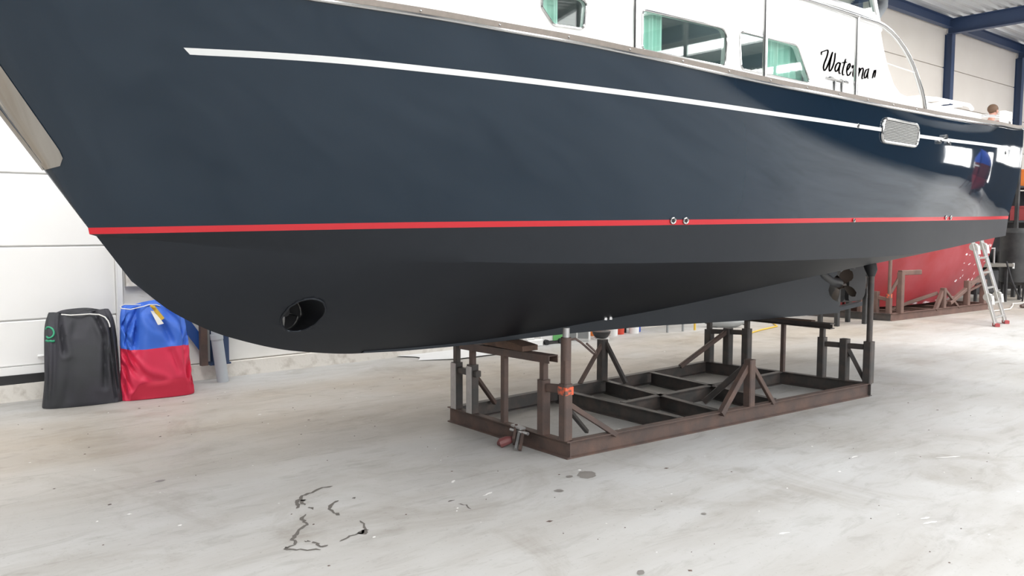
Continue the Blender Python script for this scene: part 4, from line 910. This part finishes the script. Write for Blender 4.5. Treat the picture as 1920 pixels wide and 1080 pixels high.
bar('link_bar', (14.2,7.05,.40), (14.2,6.80,.36), .06)
post(15.95, 6.66, .50, None, .09); bar('brace', (15.93,6.67,.44), (15.70,6.69,.1), .07); bar('brace', (16.0,6.65,.46), (16.55,6.62,.1), .045); bar('brace', (15.9,6.75,.40), (15.2,7.3,.1), .06)
post(16.85, 6.60, .60, None, .10); post(17.5, 6.56, .60, None, .10); bar('brace', (16.2,6.65,.20), (17.75,6.55,.80), .07); bar('brace', (16.4,6.9,.12), (17.5,6.57,.52), .045); bar('link_bar', (16.85,6.60,.57), (17.5,6.56,.57), .05)
post(13.95, 7.75, .55, None, .09, m='darksteel'); post(14.1, 7.3, .5, None, .08); bar('brace', (14.2,7.30,.13), (13.9,7.72,.5), .06)
M['rust'] = M['rust_main']
# white prop pole and dark stand seen through the aperture
t = thing('prop_pole', 'white prop pole with black foot under the yacht stern', 'pole', (13.64, 6.98, 0))
obj('pole', MB().cyl((13.64,6.98,.28), (13.64,6.98,1.5), .028, 12), 'whiteplastic', t); obj('foot', MB().cyl((13.64,6.98,0), (13.64,6.98,.30), .035, 12), 'rubber', t)
t = thing('engine_block', 'dark engine block on legs behind the propeller', 'engine', (13.05, 7.1, 0))
obj('block', MB().bar((12.72,7.15,1.0), (13.5,7.0,1.0), .5, .40), 'darkmachine', t, sm=False)
obj('sump', MB().bar((12.85,7.10,.62), (13.3,7.02,.62), .40, .45), 'darkmachine', t, sm=False)
obj('flywheel', MB().cyl((13.30,7.0,.72), (13.40,6.98,.72), .2, 20), 'darksteel', t)
for x, y in ((12.78,7.3),(12.74,6.98),(13.46,7.18),(13.42,6.86)): obj('leg', MB().bar((x,y,.0),(x,y,.85), .07), 'darkmachine', t, sm=False)
obj('pale_label', MB().bar((13.25,6.79,1.06), (13.36,6.77,1.06), .01, .1), 'whiteplastic', t, sm=False)
obj('pale_pipe', MB().cyl((13.36,6.76,.45), (13.36,6.76,.82), .03, 10), 'galv', t)

# ================================================================== covered boat further down the hall (mirrored in the stern)
cb = thing('covered_boat', 'maroon boat under a blue cover farther down the hall, mirrored in the glossy stern', 'boat', (28, 1.0, 0))
xs_ = np.linspace(24, 33, 24); bb = pchip([(24,.05),(25.5,.8),(28,1.2),(33,1.1)])
for name, m_, lv in (('bottom', 'redhull', ((.5,.25),(1.1,.8),(1.5,.95))), ('topside', 'maroon', ((1.5,.95),(2.1,1.03),(2.5,1.06))), ('cover', 'bluepaint', ((2.5,1.06),(2.9,1.0),(3.5,.25),(3.55,.0)))):
    mb = MB()
    for sg in (-1, 1): mb.grid([[(x, 1.0 + sg * float(bb(x)) * f, z) for x in xs_] for z, f in lv])
    n = len(lv); mb.add([(33, 1.0 + sg * float(bb(33)) * f, z) for sg in (-1, 1) for z, f in lv], [(i, i+1, n+i+1, n+i) for i in range(n-1)])
    obj(name, mb, m_, cb, ang=60)
obj('cove_stripe', MB().grid([[(x, 1.0 - float(bb(x)) * 1.05 - .005, z) for x in xs_] for z in (2.2, 2.3)]), 'white_stripe', cb)
for x in (25.5, 28.5, 31.5):
    for sg in (-1, 1): obj('prop', MB().bar((x, 1 + sg*1.5, 0), (x, 1 + sg*.9, 1.45), .08), 'rust', cb, sm=False)
    obj('keel_block', MB().box((x-.15, .85, 0), (x+.15, 1.15, .5)), 'wood', cb, sm=False)

# ================================================================== ladder
ld = thing('folding_ladder', 'aluminium hinged ladder with red feet leaning to the red boat', 'ladder', (15.1, 5.35, 0))
def lp_(s, h): return Vector((14.74 + (.60 - .03*h)*s - .01*h, 5.30 + .07*s + .30*h, h))
for s in (0, 1):
    st = obj('stile', MB().bar(lp_(s, .03), lp_(s, 2.7),   .10, .035, (0, 1, 0)), 'alu', ld, sm=False)
    obj('red_foot', MB().bar(lp_(s, .0) - Vector((.05,.04,-.03)), lp_(s, .0) + Vector((.06,.05,.03)), .07, .055), 'redplastic', ld, sm=False, label='red plastic foot')
    for h in (.48, 1.30):
        c = lp_(s, h); hg = obj('hinge', MB().cyl(c - Vector((.045,0,0)), c + Vector((.045,0,0)), .062, 16), 'alu', ld)
        obj('lever', MB().bar(c + Vector((0,-.07,.02)), c + Vector((0,-.09,-.12)), .03), 'whiteplastic', hg, sm=False)
for h in (.14, .37, .62, .87, 1.11, 1.45, 1.70, 1.95, 2.2, 2.45): obj('rung', MB().bar(lp_(0, h), lp_(1, h), .035, .03), 'alu', ld, sm=False)

# ================================================================== machinery at the right edge
t = thing('work_bench', 'grey steel work bench with small frame on top behind the ladder', 'bench', (19.3, 7.4, 0))
obj('bench_top', MB().bar((18.9,7.5,.80), (19.9,7.05,.80), .5, .07), 'kerbdirt', t, sm=False)
for x, y in ((18.95,7.25),(19.05,7.7),(19.75,6.95),(19.9,7.3)): obj('leg', MB().bar((x,y,0),(x,y,.77), .06), 'darkmachine', t, sm=False)
obj('frame', MB().tube([(19.1,7.25,.84),(19.1,7.25,1.15),(19.45,7.1,1.17),(19.45,7.1,.84)], .02, 8), 'galv', t)
obj('drawer_box', MB().bar((19.05,7.45,.45), (19.6,7.2,.45), .4, .55), 'darkmachine', t, sm=False)
t = thing('dark_tank', 'tall dark round tank hung behind the yacht stern', 'tank', (20.3, 6.95, 0))
obj('vessel', MB().tube([(20.3,6.95,.35),(20.3,6.95,.42),(20.3,6.95,1.5),(20.3,6.95,1.6)], [.22,.32,.34,.26], 22), 'darkmachine', t)
for a in (0, 2.1, 4.2): obj('leg', MB().bar((20.3+.25*math.cos(a),6.95+.25*math.sin(a),0),(20.3+.25*math.cos(a),6.95+.25*math.sin(a),.45), .06), 'darkmachine', t, sm=False)
obj('valve', MB().cyl((20.0,6.9,.72), (20.0,6.9,.84), .03, 10), 'whiteplastic', t)
t = thing('storage_rack', 'tall dark storage rack with boxes at the right edge', 'rack', (22.0, 7.6, 0))
for x, y in ((21.2,7.3),(21.4,8.1),(23.0,6.7),(23.2,7.5)): obj('upright', MB().bar((x,y,0),(x,y,3.3), .08), 'darkmachine', t, sm=False)
for z in (.5, 1.75, 2.55): obj('shelf', MB().bar((21.3,7.75,z), (23.1,7.1,z), .85, .05), 'darkmachine', t, sm=False)
obj('back_sheet', MB().bar((21.4,8.15,1.3), (23.2,7.55,1.3), .02, 2.4), 'darkmachine', t, sm=False)
for (x, y, z, s_, m_, lab) in ((21.75,7.35,1.78,.42,'redplastic','dull red box on the middle rack shelf by the stern'), (21.9,7.3,2.58,.5,'orangeplastic','orange box on the top rack shelf'), (22.5,7.1,1.78,.5,'greymachine','grey machine box right of the red box on the rack'), (22.5,7.1,2.58,.4,'greymachine','grey box beside the orange box on the rack'), (21.8,7.4,.53,.7,'darkmachine','large black box on the bottom rack shelf'), (22.45,7.2,.53,.5,'darkmachine','second large black box on the bottom rack shelf, right end')):
    b = thing('storage_box', lab, 'box', (x, y, z)); obj('body', MB().box((x-s_/2,y-s_/2,z), (x+s_/2,y+s_/2,z+s_*.7)), m_, b, sm=False); obj('lid', MB().box((x-s_/2-.02,y-s_/2-.02,z+s_*.7), (x+s_/2+.02,y+s_/2+.02,z+s_*.7+.04)), m_, b, sm=False)
tag(obj('hanging_hose', MB().tube([(19.9,6.62,1.75),(19.86,6.62,1.2),(19.75,6.58,.6),(19.7,6.55,.25),(19.5,6.5,.02),(19.2,6.6,.02),(18.6,6.4,.02),(17.9,6.2,.02),(17.2,6.25,.02)], .012, 8), 'kerb'), 'pale hose hanging down and trailing over the floor by the ladder', 'hose')
tag(obj('black_cable', MB().tube([(19.3,6.8,.9),(19.35,6.7,.5),(19.5,6.6,.15),(19.75,6.5,.03),(19.4,6.3,.02),(19.0,6.35,.02)], .02, 8), 'rubber'), 'black cable looping to the floor right of the ladder', 'cable')
t = thing('coiled_clamp', 'small brown tool lying on the floor beside the pale hose', 'tool', (18.6, 6.15, 0))
obj('body', MB().tube([(18.45,6.2,.04),(18.6,6.15,.06),(18.75,6.1,.04)], [.03,.06,.03], 10), 'rust', t); obj('grip', MB().bar((18.75,6.1,.04),(18.95,6.02,.03), .05), 'wood', t, sm=False)

# ================================================================== person working on the red boat's deck
PX, PY, PZ = 18.22, 6.90, 2.29
t = thing('person', 'person with short brown hair in dull red sweater seen above the stern', 'person', (PX, PY, PZ))
def skin(name, joints, bones, m, parent, sub=2):
    me = bpy.data.meshes.new(name); me.from_pydata([j[0] for j in joints], bones, []); o = bpy.data.objects.new(name, me); C.objects.link(o)
    md = o.modifiers.new('skin', 'SKIN'); md.use_smooth_shade = True
    for i, j in enumerate(joints):
        sv = me.skin_vertices[0].data[i]; sv.radius = j[1] if isinstance(j[1], tuple) else (j[1], j[1]); sv.use_root = (i == 0)
    s2 = o.modifiers.new('sub', 'SUBSURF'); s2.levels = sub; s2.render_levels = sub
    dg = bpy.context.evaluated_depsgraph_get(); m2 = bpy.data.meshes.new_from_object(o.evaluated_get(dg)); bpy.data.objects.remove(o)
    m2.materials.append(M[m]); o = bpy.data.objects.new(name, m2); C.objects.link(o); o.parent = parent; return o
# figure faces local +X; z from the feet
skin('body', [((0,0,.92),(.14,.11)),((.02,0,1.12),(.13,.11)),((.06,0,1.36),(.16,.12)),((.10,0,1.47),(.07,.07)),((.13,0,1.55),(.055,.055)),((.17,0,1.66),(.088,.075)),((.18,0,1.72),(.075,.07)),
  ((.07,.19,1.40),.06),((.12,.24,1.14),.045),((.32,.20,1.02),.035),((.07,-.19,1.40),.06),((.12,-.24,1.14),.045),((.32,-.20,1.02),.035),
  ((0,.10,.86),.09),((.03,.11,.48),.062),((-.02,.11,.08),.042),((.12,.12,.035),.035),((0,-.10,.86),.09),((.03,-.11,.48),.062),((-.02,-.11,.08),.042),((.12,-.12,.035),.035)],
  [(0,1),(1,2),(2,3),(3,4),(4,5),(5,6),(2,7),(7,8),(8,9),(2,10),(10,11),(11,12),(0,13),(13,14),(14,15),(15,16),(0,17),(17,18),(18,19),(19,20)], 'skin', t)
skin('sweater', [((0,0,.95),(.155,.125)),((.02,0,1.12),(.145,.125)),((.06,0,1.36),(.175,.135)),((.09,0,1.46),(.085,.085)),((.07,.19,1.40),.075),((.12,.24,1.14),.06),((.27,.21,1.04),.05),((.07,-.19,1.40),.075),((.12,-.24,1.14),.06),((.27,-.21,1.04),.05)],
  [(0,1),(1,2),(2,3),(2,4),(4,5),(5,6),(2,7),(7,8),(8,9)], 'sweater', t)
skin('trousers', [((0,0,.92),(.155,.125)),((0,.10,.84),.10),((.03,.11,.48),.078),((-.02,.11,.10),.06),((0,-.10,.84),.10),((.03,-.11,.48),.078),((-.02,-.11,.10),.06)], [(0,1),(1,2),(2,3),(0,4),(4,5),(5,6)], 'trousers', t)
def pl(name, mb, m): 
    mb.v = [(PX + a, PY + b, PZ + c) for a, b, c in mb.v]; return obj(name, mb, m, t)
pl('hair', MB().sphere((.145, 0, 1.72), .108, 16, 10, (1.0, .88, .92)), 'hair')
pl('nose', MB().tube([(.255,0,1.70),(.285,0,1.665),(.262,0,1.655)], [.012,.018,.012], 8), 'skin')
for s in (-1, 1):
    pl('ear', MB().sphere((.165, s*.088, 1.665), .03, 10, 7, (.7, .35, 1.1)), 'skin'); pl('eye', MB().sphere((.25, s*.032, 1.70), .012, 8, 6), 'whiteplastic')
    hp = Vector((.34, s*.20, 1.0))
    for k in range(4): pl('finger', MB().tube([hp + Vector((.02, (k-1.5)*.02, 0)), hp + Vector((.07, (k-1.5)*.022, -.012)), hp + Vector((.095 - .006*abs(k-1.2), (k-1.5)*.022, -.035))], [.010,.009,.007], 6), 'skin')
    pl('thumb', MB().tube([hp + Vector((-.01, -s*.03, 0)), hp + Vector((.03, -s*.055, -.01)), hp + Vector((.055, -s*.05, -.02))], [.012,.010,.008], 6), 'skin')
pl('mouth', MB().tube([(.258,-.022,1.63),(.266,0,1.628),(.258,.022,1.63)], .005, 6), 'redplastic')
t.rotation_euler = (0, 0, math.radians(-20))
